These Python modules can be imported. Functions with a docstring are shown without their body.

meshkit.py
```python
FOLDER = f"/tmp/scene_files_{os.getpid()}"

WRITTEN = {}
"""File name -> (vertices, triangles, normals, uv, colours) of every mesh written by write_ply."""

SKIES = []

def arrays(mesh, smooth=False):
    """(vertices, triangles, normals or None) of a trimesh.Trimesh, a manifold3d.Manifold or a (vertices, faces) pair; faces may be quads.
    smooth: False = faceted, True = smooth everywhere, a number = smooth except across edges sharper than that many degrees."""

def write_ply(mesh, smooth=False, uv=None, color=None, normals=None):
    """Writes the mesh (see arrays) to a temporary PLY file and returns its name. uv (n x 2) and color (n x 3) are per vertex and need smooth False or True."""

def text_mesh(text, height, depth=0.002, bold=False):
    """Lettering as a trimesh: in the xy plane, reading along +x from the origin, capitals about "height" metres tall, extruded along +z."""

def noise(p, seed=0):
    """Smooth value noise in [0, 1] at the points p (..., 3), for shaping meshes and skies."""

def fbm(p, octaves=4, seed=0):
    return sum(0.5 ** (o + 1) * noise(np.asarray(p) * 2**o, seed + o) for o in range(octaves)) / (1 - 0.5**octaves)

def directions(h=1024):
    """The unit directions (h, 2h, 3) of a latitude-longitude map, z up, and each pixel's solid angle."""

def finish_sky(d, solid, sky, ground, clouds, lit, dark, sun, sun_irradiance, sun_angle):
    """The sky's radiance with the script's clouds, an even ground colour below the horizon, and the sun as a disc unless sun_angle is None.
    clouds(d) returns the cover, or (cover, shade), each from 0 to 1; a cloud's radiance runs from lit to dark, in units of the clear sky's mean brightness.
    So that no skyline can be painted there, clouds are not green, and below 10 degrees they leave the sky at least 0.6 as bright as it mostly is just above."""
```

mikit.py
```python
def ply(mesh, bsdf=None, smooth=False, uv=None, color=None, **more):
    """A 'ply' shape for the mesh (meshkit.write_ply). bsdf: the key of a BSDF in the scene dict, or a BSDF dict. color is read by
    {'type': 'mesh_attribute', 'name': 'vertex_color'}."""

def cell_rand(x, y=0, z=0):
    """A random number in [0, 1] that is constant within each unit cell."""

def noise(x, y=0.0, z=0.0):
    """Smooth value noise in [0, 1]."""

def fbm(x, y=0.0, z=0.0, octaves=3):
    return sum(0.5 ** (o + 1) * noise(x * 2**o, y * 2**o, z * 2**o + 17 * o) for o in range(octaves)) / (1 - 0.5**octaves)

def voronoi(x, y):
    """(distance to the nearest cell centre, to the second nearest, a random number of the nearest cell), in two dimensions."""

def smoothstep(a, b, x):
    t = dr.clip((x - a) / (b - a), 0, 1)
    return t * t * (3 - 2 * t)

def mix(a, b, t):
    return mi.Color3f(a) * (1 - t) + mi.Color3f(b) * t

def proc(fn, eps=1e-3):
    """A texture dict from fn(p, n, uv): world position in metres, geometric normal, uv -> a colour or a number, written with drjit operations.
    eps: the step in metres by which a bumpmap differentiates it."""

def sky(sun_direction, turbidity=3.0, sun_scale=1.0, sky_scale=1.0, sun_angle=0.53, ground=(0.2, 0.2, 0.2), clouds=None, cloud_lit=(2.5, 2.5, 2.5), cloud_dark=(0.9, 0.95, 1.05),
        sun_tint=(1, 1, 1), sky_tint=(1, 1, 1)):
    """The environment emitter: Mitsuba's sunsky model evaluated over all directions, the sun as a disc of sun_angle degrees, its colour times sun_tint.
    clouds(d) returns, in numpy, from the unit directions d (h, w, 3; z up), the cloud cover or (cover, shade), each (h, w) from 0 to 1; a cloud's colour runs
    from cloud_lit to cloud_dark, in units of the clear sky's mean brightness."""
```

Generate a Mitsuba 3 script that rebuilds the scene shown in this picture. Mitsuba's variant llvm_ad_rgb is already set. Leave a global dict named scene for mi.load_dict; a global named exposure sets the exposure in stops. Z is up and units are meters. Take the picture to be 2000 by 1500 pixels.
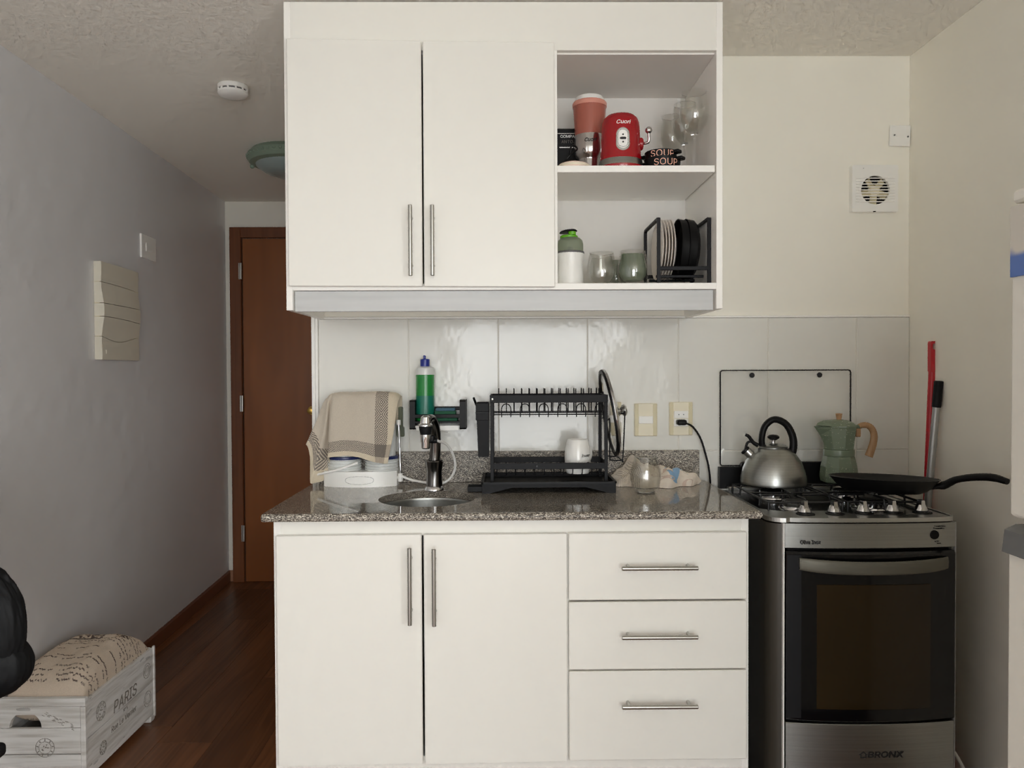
import math, random
import numpy as np, trimesh, drjit as dr, mitsuba as mi, mikit, meshkit
import manifold3d as m3
from shapely.geometry import Polygon, Point, box as sbox
from mikit import noise, fbm, voronoi, cell_rand, smoothstep, mix, proc

random.seed(4); RNG = np.random.default_rng(4)
T = mi.ScalarTransform4f
scene, labels = {}, {}

# ------------------------------------------------------------------ camera, light, exposure
EYE = np.array([0.0, -2.58, 1.306]); FOC = 1502.0
_y, _p, _r = math.radians(0.61), math.radians(1.07), 0.0047
FWD = np.array([math.sin(_y) * math.cos(_p), math.cos(_y) * math.cos(_p), -math.sin(_p)])
_r0 = np.array([math.cos(_y), -math.sin(_y), 0.0]); _d0 = np.cross(FWD, _r0)
RIGHT = _r0 * math.cos(_r) + _d0 * math.sin(_r); DOWN = -_r0 * math.sin(_r) + _d0 * math.cos(_r)
scene['camera'] = {'type': 'perspective', 'fov': math.degrees(2 * math.atan(1000 / FOC)), 'fov_axis': 'x', 'near_clip': 0.02, 'far_clip': 60.0,
                   'to_world': T().look_at(origin=EYE.tolist(), target=(EYE + FWD).tolist(), up=(-DOWN).tolist())}
exposure = 0.02
WINDOW_LIGHT = [6.6, 6.9, 7.2]      # the window behind the photographer
SIDE_LIGHT = [7.0, 7.3, 7.7]        # the window in the right wall, behind the fridge


def at(px, py, y):
    """The point of the plane at depth y (metres) that the photograph shows at px, py."""
    v = FWD + RIGHT * (px - 1000) / FOC + DOWN * (py - 750) / FOC
    return EYE + v * ((y - EYE[1]) / v[1])


# ------------------------------------------------------------------ materials
def lin(c):
    c = np.asarray(c, float) / 255
    return np.where(c <= 0.04045, c / 12.92, ((c + 0.055) / 1.055) ** 2.4).tolist()


def rgb(c): return {'type': 'rgb', 'value': lin(c)}


def mat(key, color, rough=0.5, metal=0.0, spec=0.5, bump=None, scale=0.001, two=True, **more):
    c = proc(color) if callable(color) else rgb(color)
    b = {'type': 'principled', 'base_color': c, 'roughness': rough, 'metallic': metal, 'specular': spec, **more}
    if bump is not None:
        b = {'type': 'bumpmap', 'arbitrary': proc(bump, eps=0.0008), 'scale': scale, 'bsdf': b}
    scene[key] = {'type': 'twosided', 'bsdf': b} if two else b
    return key


def L3(c): return mi.Color3f(*lin(c))


def paint(c, amp=0.05):
    a = lin(c)
    def fn(p, n, uv):
        t = fbm(p.x * 2.3, p.y * 2.3, p.z * 2.3, 3)
        return mi.Color3f(*a) * (1 - amp + 2 * amp * t)
    return fn


def plaster_bump(p, n, uv): return fbm(p.x * 14, p.y * 14, p.z * 14, 3)


mat('m_wall', paint((231, 228, 217)), 0.62, bump=plaster_bump, scale=0.004)
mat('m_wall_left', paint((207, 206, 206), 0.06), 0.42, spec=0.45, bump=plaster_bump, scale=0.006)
mat('m_ceiling', paint((222, 217, 207), 0.02), 0.9, bump=lambda p, n, uv: smoothstep(0.45, 0.8, noise(p.x * 175, p.y * 175)) + 0.5 * noise(p.x * 85, p.y * 85), scale=0.0038)
mat('m_cab', (227, 225, 217), 0.36, spec=0.5)
mat('m_cab_edge', (235, 233, 227), 0.4)
mat('m_cab_in', (214, 210, 204), 0.5)
mat('m_fascia', lambda p, n, uv: L3((186, 187, 186)) * (0.93 + 0.14 * fbm(p.x * 5, p.z * 70, 0, 3)), 0.42, spec=0.5)
mat('m_tile', paint((222, 221, 214), 0.02), 0.15, spec=0.40, bump=lambda p, n, uv: fbm(p.x * 7, p.z * 7, 3, 2) + 0.06 * noise(p.x * 90, p.z * 90, 2), scale=0.0040)
mat('m_grout', (214, 210, 200), 0.85)


def granite(p, n, uv):
    a = noise(p.x * 620, p.y * 620, p.z * 620)
    b = noise(p.x * 540 + 40, p.y * 540, p.z * 540)
    c = fbm(p.x * 400, p.y * 400, p.z * 400 + 9, 2)
    col = mix(lin((102, 95, 86)), lin((140, 133, 123)), smoothstep(0.42, 0.6, a))
    col = dr.select(b > 0.67, L3((192, 186, 176)), col)
    col = dr.select(c < 0.40, L3((72, 66, 60)), col)
    return dr.select((a < 0.30) & (b < 0.55), L3((40, 37, 35)), col)


mat('m_granite', granite, 0.04, spec=0.55)
mat('m_granite_edge', lambda p, n, uv: granite(p * 0.72, n, uv) * 1.3, 0.4, spec=0.3)


def wood(dark, light, ax, f=14.0, ring=1.0):
    d, l = lin(dark), lin(light)
    def fn(p, n, uv):
        g = {'x': (p.x, p.y, p.z), 'y': (p.y, p.x, p.z), 'z': (p.z, p.x, p.y)}[ax]
        w = fbm(g[0] * 1.1, g[1] * 5, g[2] * 5, 3)
        s = noise(g[0] * 2.5 + 3 * w, g[1] * f * 6 + 4 * w, g[2] * f * 6)
        k = fbm(g[0] * 0.9, g[1] * f * ring + 6 * w, g[2] * f * ring, 2)
        return mix(d, l, 0.35 * s + 0.65 * k)
    return fn


def floor_wood(p, n, uv):
    i = dr.floor(uv.y * 1.0 + 0.5)
    w = fbm(p.y * 1.3 + i * 3.1, p.x * 9 + i, 0, 3)
    s = noise(p.y * 3 + i * 7, p.x * 150 + 6 * w, 0)
    k = fbm(p.y * 1.2 + i * 5.3, p.x * 22 + 5 * w, 1, 2)
    tone = 0.76 + 0.40 * cell_rand(i, 3, 1)
    return mix(lin((72, 43, 25)), lin((122, 77, 46)), 0.3 * s + 0.7 * k) * tone


mat('m_floor', floor_wood, 0.33, spec=0.45)
mat('m_door', wood((112, 62, 28), (154, 92, 44), 'z', 5), 0.3, spec=0.5)
mat('m_frame', wood((84, 44, 22), (126, 74, 40), 'z', 18), 0.36)
mat('m_baseboard', (104, 62, 40), 0.45)
mat('m_base_tan', (158, 112, 84), 0.5)
mat('m_steel', (198, 198, 194), 0.30, metal=1.0)
mat('m_brushed', lambda p, n, uv: L3((166, 167, 163)) * (0.86 + 0.28 * noise(p.x * 3, p.y * 3, p.z * 900)), 0.33, metal=1.0)
mat('m_stove_steel', lambda p, n, uv: L3((172, 166, 152)) * (0.92 + 0.16 * noise(p.x * 4, p.y * 4, p.z * 700)), 0.3, metal=1.0)
mat('m_chrome', (225, 225, 226), 0.07, metal=1.0)
mat('m_darkchrome', (120, 118, 116), 0.12, metal=1.0)
mat('m_handle', (176, 174, 168), 0.3, metal=1.0)
mat('m_brass', (196, 160, 84), 0.25, metal=1.0)
mat('m_black', (12, 12, 13), 0.42, spec=0.2)
mat('m_black_matte', (19, 19, 21), 0.5, spec=0.18)
mat('m_black_gloss', (10, 10, 12), 0.08, spec=0.5)
mat('m_rack', (20, 20, 22), 0.5, spec=0.2)
mat('m_enamel', (9, 9, 10), 0.22, spec=0.3)
mat('m_iron', (22, 22, 23), 0.42)
mat('m_post', (58, 54, 47), 0.4, metal=0.3)
mat('m_stove_side', (52, 52, 50), 0.42)
mat('m_oven_glass', lambda p, n, uv: L3((38, 27, 11)) * (0.8 + 0.5 * fbm(p.x * 5, p.z * 5, 3, 2)), 0.09, spec=0.45)
mat('m_pewter', (104, 102, 92), 0.5, metal=0.4, spec=0.4)
mat('m_white', (232, 231, 226), 0.35)
mat('m_white_gloss', (238, 237, 232), 0.15, spec=0.6)
mat('m_cream', (222, 214, 190), 0.4)
mat('m_cream_dark', (204, 194, 160), 0.4)
mat('m_panel', (206, 200, 184), 0.4)
mat('m_grey_plastic', (150, 150, 150), 0.35)
mat('m_dark_grey', (92, 92, 92), 0.45)
mat('m_blue', (22, 38, 122), 0.3)
mat('m_navy', (30, 40, 84), 0.3)
mat('m_red', (146, 4, 18), 0.16, spec=0.6, clearcoat=0.4)
mat('m_red_pole', (176, 28, 40), 0.3)
mat('m_aluminium', (172, 172, 172), 0.38, metal=0.8)
mat('m_green_liquid', (30, 122, 54), 0.2, spec=0.5)
mat('m_green_label', (22, 104, 86), 0.3)
mat('m_frosted', (206, 208, 204), 0.25)
mat('m_sponge_green', (38, 84, 62), 0.95)
mat('m_sponge_blue', (66, 96, 112), 0.9)
mat('m_lime', (96, 168, 30), 0.3)
mat('m_sage', lambda p, n, uv: dr.select(noise(p.x * 330, p.y * 330, p.z * 330) > 0.86, L3((196, 198, 184)), L3((106, 118, 98))), 0.26, spec=0.5)
mat('m_sage_plain', (104, 116, 96), 0.3)
mat('m_sage_glass', (100, 114, 94), 0.14, spec=0.6)
mat('m_blond', wood((140, 106, 76), (180, 142, 102), 'z', 60), 0.45)
mat('m_teflon', (12, 12, 13), 0.4, spec=0.35)
mat('m_plate', (226, 218, 208), 0.2, spec=0.5)
mat('m_pink', (160, 92, 78), 0.18)
mat('m_pink_rim', (206, 142, 126), 0.25)
mat('m_pale_pink', (226, 206, 190), 0.4)
mat('m_copper_print', (222, 168, 148), 0.4)
mat('m_ink', (26, 24, 24), 0.6)
mat('m_grey_ink', (112, 106, 98), 0.7)
mat('m_print_white', (228, 226, 222), 0.5)
mat('m_lamp_green', (120, 136, 120), 0.3, spec=0.4)
mat('m_lamp_glass', (140, 154, 152), 0.2)
mat('m_fridge', (216, 212, 202), 0.35)
mat('m_rubber', (30, 30, 32), 0.7)
mat('m_bag', lambda p, n, uv: L3((11, 12, 14)) * (0.7 + 0.6 * noise(p.x * 30, p.y * 30, p.z * 4)), 0.6, spec=0.25)
scene['m_glass'] = {'type': 'dielectric', 'int_ior': 1.5, 'ext_ior': 1.0}
scene['m_drink'] = {'type': 'thindielectric', 'int_ior': 1.75, 'specular_transmittance': rgb((238, 238, 235))}
scene['m_pane'] = {'type': 'thindielectric', 'int_ior': 1.5}
scene['m_clear_plastic'] = {'type': 'thindielectric', 'int_ior': 1.45}
scene['m_pink_clear'] = {'type': 'principledthin', 'base_color': rgb((206, 128, 112)), 'roughness': 0.15, 'spec_trans': 0.6, 'diff_trans': 0.5, 'eta': 1.4}
scene['m_smoke_clear'] = {'type': 'principledthin', 'base_color': rgb((196, 204, 186)), 'roughness': 0.08, 'spec_trans': 0.75, 'diff_trans': 0.4, 'eta': 1.4}


def crate_wood(p, n, uv):
    g = fbm(p.x * 6 + p.y * 6, p.z * 90, p.y * 4, 3)
    w = fbm(p.x * 14, p.y * 14, p.z * 40, 3)
    c = mix(lin((208, 206, 202)), lin((176, 172, 165)), smoothstep(0.35, 0.8, g))
    return dr.select(w > 0.76, c * 0.66, c)


mat('m_crate', crate_wood, 0.6, bump=lambda p, n, uv: fbm(p.x * 10 + p.y * 10, p.z * 160, 0, 2), scale=0.0015)


def script_fabric(p, n, uv):
    u, v = uv.x, uv.y
    N = 27.0
    row = dr.floor(v * N)
    f = v * N - row - 0.5
    word = noise(u * 17 + row * 9.1, row * 3.3, 1)
    wave = 0.42 * (noise(u * 230 + row * 31, row * 1.7, 2) - 0.5) + 0.30 * (noise(u * 40 + row * 11, row, 5) - 0.5)
    ink = (dr.abs(f - wave) < 0.12) & (word > 0.36) & (noise(u * 90 + row * 5, row, 7) > 0.30) & (cell_rand(row, 7, 2) > 0.24)
    # two printed stamps with a frame, towards the far edge of the cushion
    bx, by = dr.abs(u - 0.42), dr.abs(v - 0.70)
    frame = (dr.maximum(bx / 0.16, by / 0.10) < 1) & (dr.maximum(bx / 0.145, by / 0.085) > 1)
    inside = dr.maximum(bx / 0.14, by / 0.08) < 1
    art = inside & (noise(u * 60, v * 60, 4) > 0.56)
    ov = dr.square((u - 0.72) / 0.06) + dr.square((v - 0.7) / 0.035)
    ov2 = dr.square((u - 0.14) / 0.06) + dr.square((v - 0.72) / 0.03)
    blot = ((ov < 1) & (noise(u * 80, v * 80, 9) > 0.4)) | ((ov2 < 1) & (noise(u * 80, v * 80, 8) > 0.4))
    dark = (ink & ~inside) | frame | art | blot
    base = L3((190, 174, 156)) * (0.94 + 0.12 * noise(p.x * 400, p.y * 400, p.z * 400))
    return dr.select(dark, L3((74, 60, 54)), base)


mat('m_script', script_fabric, 0.9, sheen=0.3)


def towel_cloth(p, n, uv):
    u, v = uv.x, uv.y          # u: across 0..1 (right hem at 1), v: down 0..1 (bottom hem at 1)
    tan, light, grey, brown = lin((188, 178, 163)), lin((198, 186, 164)), lin((122, 112, 102)), lin((112, 104, 96))
    weave = 0.95 + 0.1 * noise(p.x * 500, p.y * 500, p.z * 500)
    inb_u, inb_v = (u > 0.745) & (u < 0.905), (v > 0.70) & (v < 0.90)
    hem = (u > 0.905) | (v > 0.90)
    # concentric diamonds along the border, alternately with oblique stripes
    a = dr.select(inb_u & ~inb_v, v * 1.0, u * 1.25)
    b = dr.select(inb_u & ~inb_v, (u - 0.825) * 1.25, (v - 0.80) * 1.0)
    c = a * 3.4 - dr.floor(a * 3.4) - 0.5
    d = dr.abs(c) / 3.4 + dr.abs(b)
    st = d * 30.0
    diamond = (st - dr.floor(st)) > 0.45
    col = mix(tan, tan, 0.0)
    col = dr.select(inb_u | inb_v, dr.select(diamond, L3((112, 104, 96)), L3((186, 174, 158))), col)
    col = dr.select(inb_u & inb_v, L3((110, 102, 94)), col)
    col = dr.select(hem, mi.Color3f(*light), col)
    col = dr.select(hem & ((inb_v & (u > 0.905)) | (inb_u & (v > 0.90))), L3((164, 152, 136)), col)
    return col * weave


mat('m_towel', towel_cloth, 0.95, sheen=0.4)


def rag_cloth(p, n, uv):
    u, v = uv.x, uv.y
    base = L3((218, 207, 193)) * (0.92 + 0.16 * noise(u * 30, v * 30))
    st = (u * 60 + v * 8 - dr.floor(u * 60 + v * 8)) > 0.55
    col = dr.select((u > 0.10) & (u < 0.30) & st & (v < 0.6), L3((178, 166, 150)), base)
    blue = fbm(u * 9, v * 9, 2, 2) > 0.50
    inb = (dr.square((u - 0.70) / 0.13) + dr.square((v - 0.30) / 0.28)) < 1
    col = dr.select(inb & blue, L3((128, 160, 190)), col)
    ln = dr.abs(fbm(u * 7, v * 7, 6, 2) - 0.5) < 0.018
    return dr.select(ln & (u > 0.36), L3((192, 172, 158)), col)


mat('m_rag', rag_cloth, 0.95, sheen=0.3)
mat('m_magnet', lambda p, n, uv: mix(lin((196, 190, 180)), lin((74, 104, 168)), smoothstep(0.42, 0.62, fbm(p.y * 16, p.z * 16, 5, 3) + 5.5 * (1.487 - p.z) + 0.02)), 0.35)
mat('m_outside', (150, 150, 145), 0.8)

# ------------------------------------------------------------------ helpers for meshes
cat = trimesh.util.concatenate


def cbox(x0, x1, y0, y1, z0, z1, c=0.001):
    """A box with chamfered edges."""
    c = max(1e-5, min(c, (x1 - x0) / 2.01, (y1 - y0) / 2.01, (z1 - z0) / 2.01))
    pts = []
    for sx in (0, 1):
        for sy in (0, 1):
            for sz in (0, 1):
                X, Y, Z = (x0, x1)[sx], (y0, y1)[sy], (z0, z1)[sz]
                dx, dy, dz = (c, -c)[sx], (c, -c)[sy], (c, -c)[sz]
                pts += [(X, Y + dy, Z + dz), (X + dx, Y, Z + dz), (X + dx, Y + dy, Z)]
    return trimesh.convex.convex_hull(np.array(pts))


def rbox(x0, x1, y0, y1, z0, z1, r, n=10):
    """A box with rounded edges."""
    m = m3.Manifold.batch_hull([m3.Manifold.sphere(r, n * 4 // 4 * 4).translate((x, y, z)) for x in (x0 + r, x1 - r) for y in (y0 + r, y1 - r) for z in (z0 + r, z1 - r)])
    return tri(m)


def tri(m):
    k = m.to_mesh()
    return trimesh.Trimesh(np.array(k.vert_properties[:, :3], float), np.array(k.tri_verts), process=False)


def man(t):
    return m3.Manifold(m3.Mesh(np.asarray(t.vertices, np.float32), np.asarray(t.faces, np.uint32)))


def lathe(prof, n=40, c=(0, 0, 0)):
    """Surface of revolution about z: prof is a list of (radius, z); closed when it starts and ends at radius 0 or where it began."""
    prof = [(max(r, 0), z) for r, z in prof]
    a = np.arange(n) * 2 * np.pi / n
    verts, rows = [], []
    for r, z in prof:
        if r < 1e-7:
            rows.append([len(verts)]); verts.append((0, 0, z))
        else:
            rows.append(list(range(len(verts), len(verts) + n)))
            verts += [(r * math.cos(t), r * math.sin(t), z) for t in a]
    f = []
    for A, B in zip(rows, rows[1:]):
        for i in range(n):
            j = (i + 1) % n
            if len(A) == 1 and len(B) == 1: continue
            if len(A) == 1: f.append((A[0], B[j], B[i]))
            elif len(B) == 1: f.append((A[i], A[j], B[0]))
            else: f += [(A[i], A[j], B[j]), (A[i], B[j], B[i])]
    m = trimesh.Trimesh(np.array(verts, float), np.array(f), process=False)
    m.merge_vertices()
    if m.is_watertight and m.volume < 0: m.invert()
    m.apply_translation(c)
    return m


def cyl(r, p0, p1, n=24, c=0.0):
    """Capped cylinder between two points, edge chamfered by c."""
    p0, p1 = np.array(p0, float), np.array(p1, float)
    h = np.linalg.norm(p1 - p0)
    m = lathe([(0, 0), (r - c, 0), (r, c), (r, h - c), (r - c, h), (0, h)] if c else [(0, 0), (r, 0), (r, h), (0, h)], n)
    m.apply_transform(trimesh.geometry.align_vectors([0, 0, 1], (p1 - p0) / h)); m.apply_translation(p0)
    return m


def curve(pts, n=40):
    """Catmull-Rom through the points."""
    P = np.array(pts, float)
    if len(P) < 3: return np.linspace(P[0], P[-1], n)
    Q = np.vstack([2 * P[0] - P[1], P, 2 * P[-1] - P[-2]])
    out = []
    for s in np.linspace(0, len(P) - 1 - 1e-9, n):
        i = int(s); t = s - i; a, b, c, d = Q[i:i + 4]
        out.append(0.5 * (2 * b + (c - a) * t + (2 * a - 5 * b + 4 * c - d) * t * t + (3 * b - a - 3 * c + d) * t ** 3))
    return np.array(out)


def tube(pts, r, k=8, closed=False):
    """A round wire through the points; r a number or one per point."""
    P = np.array(pts, float); R = np.broadcast_to(r, (len(P),)).astype(float)
    tg = (np.roll(P, -1, 0) - np.roll(P, 1, 0)) if closed else np.gradient(P, axis=0)
    tg /= np.linalg.norm(tg, axis=1, keepdims=True) + 1e-12
    a0 = np.cross(tg[0], [0, 0, 1.0] if abs(tg[0][2]) < 0.9 else [1.0, 0, 0]); a0 /= np.linalg.norm(a0)
    A = [a0]
    for t in tg[1:]:
        v = A[-1] - t * (A[-1] @ t); A.append(v / (np.linalg.norm(v) + 1e-12))
    A = np.array(A); B = np.cross(tg, A)
    ang = np.arange(k) * 2 * np.pi / k
    V = (P[:, None] + R[:, None, None] * (np.cos(ang)[None, :, None] * A[:, None] + np.sin(ang)[None, :, None] * B[:, None])).reshape(-1, 3)
    f, n = [], len(P)
    for i in range(n if closed else n - 1):
        i2 = (i + 1) % n
        for j in range(k):
            j2 = (j + 1) % k
            f += [(i * k + j, i * k + j2, i2 * k + j2), (i * k + j, i2 * k + j2, i2 * k + j)]
    if not closed:
        V = np.vstack([V, P[:1], P[-1:]]); c0, c1 = len(V) - 2, len(V) - 1
        for j in range(k):
            j2 = (j + 1) % k
            f += [(c0, j2, j), (c1, (n - 1) * k + j, (n - 1) * k + j2)]
    m = trimesh.Trimesh(V, np.array(f), process=False)
    if m.volume < 0: m.invert()
    return m


def prism(poly, h, frame='xy', o=0.0):
    """Polygon extruded by h: 'xy' along +z from z=o, 'xz' (polygon in x,z) along +y from y=o, 'yz' (polygon in y,z) along +x from x=o."""
    m = trimesh.creation.extrude_polygon(poly if hasattr(poly, 'exterior') else Polygon(poly), h, engine='earcut')
    v = m.vertices.copy()
    if frame == 'xy': m.vertices = v + [0, 0, o]
    elif frame == 'xz':
        m.vertices = np.stack([v[:, 0], o + v[:, 2], v[:, 1]], 1); m.invert()
    else: m.vertices = np.stack([o + v[:, 2], v[:, 0], v[:, 1]], 1)
    if m.volume < 0: m.invert()
    return m


def rrect(x0, x1, y0, y1, r): return sbox(x0 + r, y0 + r, x1 - r, y1 - r).buffer(r, 6)


def sheet(G, thick=0.0012, uv=None):
    """A grid of points (rows, cols, 3) as a cloth with two faces and an edge; returns mesh and uv."""
    R, Cn, _ = G.shape
    du, dv = np.gradient(G, axis=1), np.gradient(G, axis=0)
    N = np.cross(du, dv); N /= np.linalg.norm(N, axis=2, keepdims=True) + 1e-12
    V = np.vstack([(G + N * thick / 2).reshape(-1, 3), (G - N * thick / 2).reshape(-1, 3)])
    f, o = [], R * Cn
    idx = lambda i, j: i * Cn + j
    for i in range(R - 1):
        for j in range(Cn - 1):
            a, b, c, d = idx(i, j), idx(i, j + 1), idx(i + 1, j + 1), idx(i + 1, j)
            f += [(a, b, c), (a, c, d), (o + a, o + c, o + b), (o + a, o + d, o + c)]
    ring = [idx(0, j) for j in range(Cn)] + [idx(i, Cn - 1) for i in range(1, R)] + [idx(R - 1, j) for j in range(Cn - 2, -1, -1)] + [idx(i, 0) for i in range(R - 2, 0, -1)]
    for a, b in zip(ring, ring[1:] + ring[:1]): f += [(a, o + a, o + b), (a, o + b, b)]
    m = trimesh.Trimesh(V, np.array(f), process=False)
    if uv is None:
        uu, vv = np.meshgrid(np.linspace(0, 1, Cn), np.linspace(0, 1, R)); uv = np.stack([uu, vv], -1)
    return m, np.vstack([uv.reshape(-1, 2)] * 2)


# ------------------------------------------------------------------ helpers for the scene's entries
used = set()


def numbered(k):
    if k not in used:
        used.add(k); return k
    i = 1
    while f'{k}_{i:03d}' in used: i += 1
    k = f'{k}_{i:03d}'; used.add(k); return k


def thing(name, label, category, group=None):
    k = numbered(name)
    labels[k] = {'label': label, 'category': category}
    if group: labels[k]['group'] = group
    return k


def part(parent, name, mesh, m, smooth=35, label=None, uv=None, kind=None, to_world=None, **more):
    k = numbered(parent + '__' + name if parent else name)
    scene[k] = mikit.ply(mesh, m, smooth=smooth, uv=uv, **more)
    if to_world is not None: scene[k]['to_world'] = to_world
    if label or kind:
        labels[k] = {}
        if label: labels[k]['label'] = label
        if kind: labels[k]['kind'] = kind
    return k


def single(name, mesh, m, label, category, group=None, **kw):
    k = part(None, name, mesh, m, **kw)
    labels[k] = {'label': label, 'category': category, **({'group': group} if group else {})}
    return k


def struct(name, mesh, m, label, smooth=False, **kw):
    k = part(None, name, mesh, m, smooth=smooth, **kw)
    labels[k] = {'label': label, 'kind': 'structure'}
    return k


def flat_text(s, h, o, X, Y, depth=0.0006, bold=False, center=True, slant=0.0, stretch=1.0):
    m = meshkit.text_mesh(s, h, depth, bold)
    v = m.vertices.copy(); v[:, 0] *= stretch
    if center: v[:, 0] -= (v[:, 0].min() + v[:, 0].max()) / 2
    v[:, 0] += slant * v[:, 1]
    X, Y = np.array(X, float), np.array(Y, float); N = np.cross(X, Y)
    m.vertices = np.array(o) + v[:, :1] * X + v[:, 1:2] * Y + v[:, 2:] * N
    return m


def round_text(s, h, c, r, z, a0=0.0, bold=False, slant=0.0, stretch=1.0, tilt=0.0, flip=False):
    """Lettering around an upright cylinder at c, radius r, baseline z; a0 turns it from facing -y."""
    m = meshkit.text_mesh(s, h, 0.0008, bold).subdivide()
    v = m.vertices.copy(); v[:, 0] *= stretch; v[:, 0] -= (v[:, 0].min() + v[:, 0].max()) / 2
    if flip: v[:, :2] *= -1
    v[:, 0] += slant * v[:, 1]
    a = a0 + v[:, 0] / r; R = r + v[:, 2] - 0.0002
    m.vertices = np.stack([c[0] + R * np.sin(a), c[1] - R * np.cos(a), z + v[:, 1] + tilt * v[:, 0]], 1)
    return m


def ring_y(x, z, r0, r1, y0, y1, n=40):
    """A flat ring around the y axis."""
    return prism(Point(x, z).buffer(r1, n // 4).difference(Point(x, z).buffer(r0, n // 4)), y1 - y0, 'xz', y0)


H = 2.35
# ------------------------------------------------------------------ the setting
def left_x(y): return -1.60 - 0.0496 * (y + 0.10)


planks = struct('floor', cbox(-1.95, 1.50, -4.7, 2.45, -0.08, -0.012, 0.001), 'm_grout', 'dark reddish brown wood laminate floor')
pw, pl = 0.192, 1.215
pid = 0
for i in range(17):
    x0 = -1.80 + i * pw
    off = RNG.uniform(0, pl)
    y0 = -4.65 - off
    while y0 < 2.22:
        a, b = max(y0, -4.62), min(y0 + pl, 2.22)
        if b - a > 0.03 and x0 < 1.36:
            pm = cbox(x0 + 0.0004, min(x0 + pw, 1.366) - 0.0004, a + 0.0004, b - 0.0004, -0.012, 0.0, 0.0009)
            part(planks, 'plank', pm, 'm_floor', smooth=False, uv=np.stack([pm.vertices[:, 1], np.full(len(pm.vertices), float(pid))], 1))
            pid += 1
        y0 += pl
struct('ceiling', cbox(-1.95, 1.50, -4.7, 2.45, H, H + 0.1), 'm_ceiling', 'off white ceiling with sprayed stipple texture')
wb = struct('wall_back', cat([cbox(-0.64, 1.365, 0.0, 0.10, 0.0, H, 0.0005)]), 'm_wall', 'cream painted kitchen wall with a white tiled splashback')
cols = [(-0.617, -0.3185), (-0.3160, -0.0190), (-0.0165, 0.2795), (0.2820, 0.5845), (0.5870, 0.8865), (0.8890, 1.1845), (1.1870, 1.364)]
for z0, z1 in ((1.0320, 1.476), (0.588, 1.0295), (0.142, 0.5855)):
    for a, b in cols:
        part(wb, 'tile', cbox(a, b, -0.007, 0.0, z0, z1, 0.0016), 'm_tile', smooth=False)
part(wb, 'tile_grout', cbox(-0.618, 1.364, -0.0045, 0.0, 0.10, 1.4755, 0.0003), 'm_grout', smooth=False)
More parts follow.
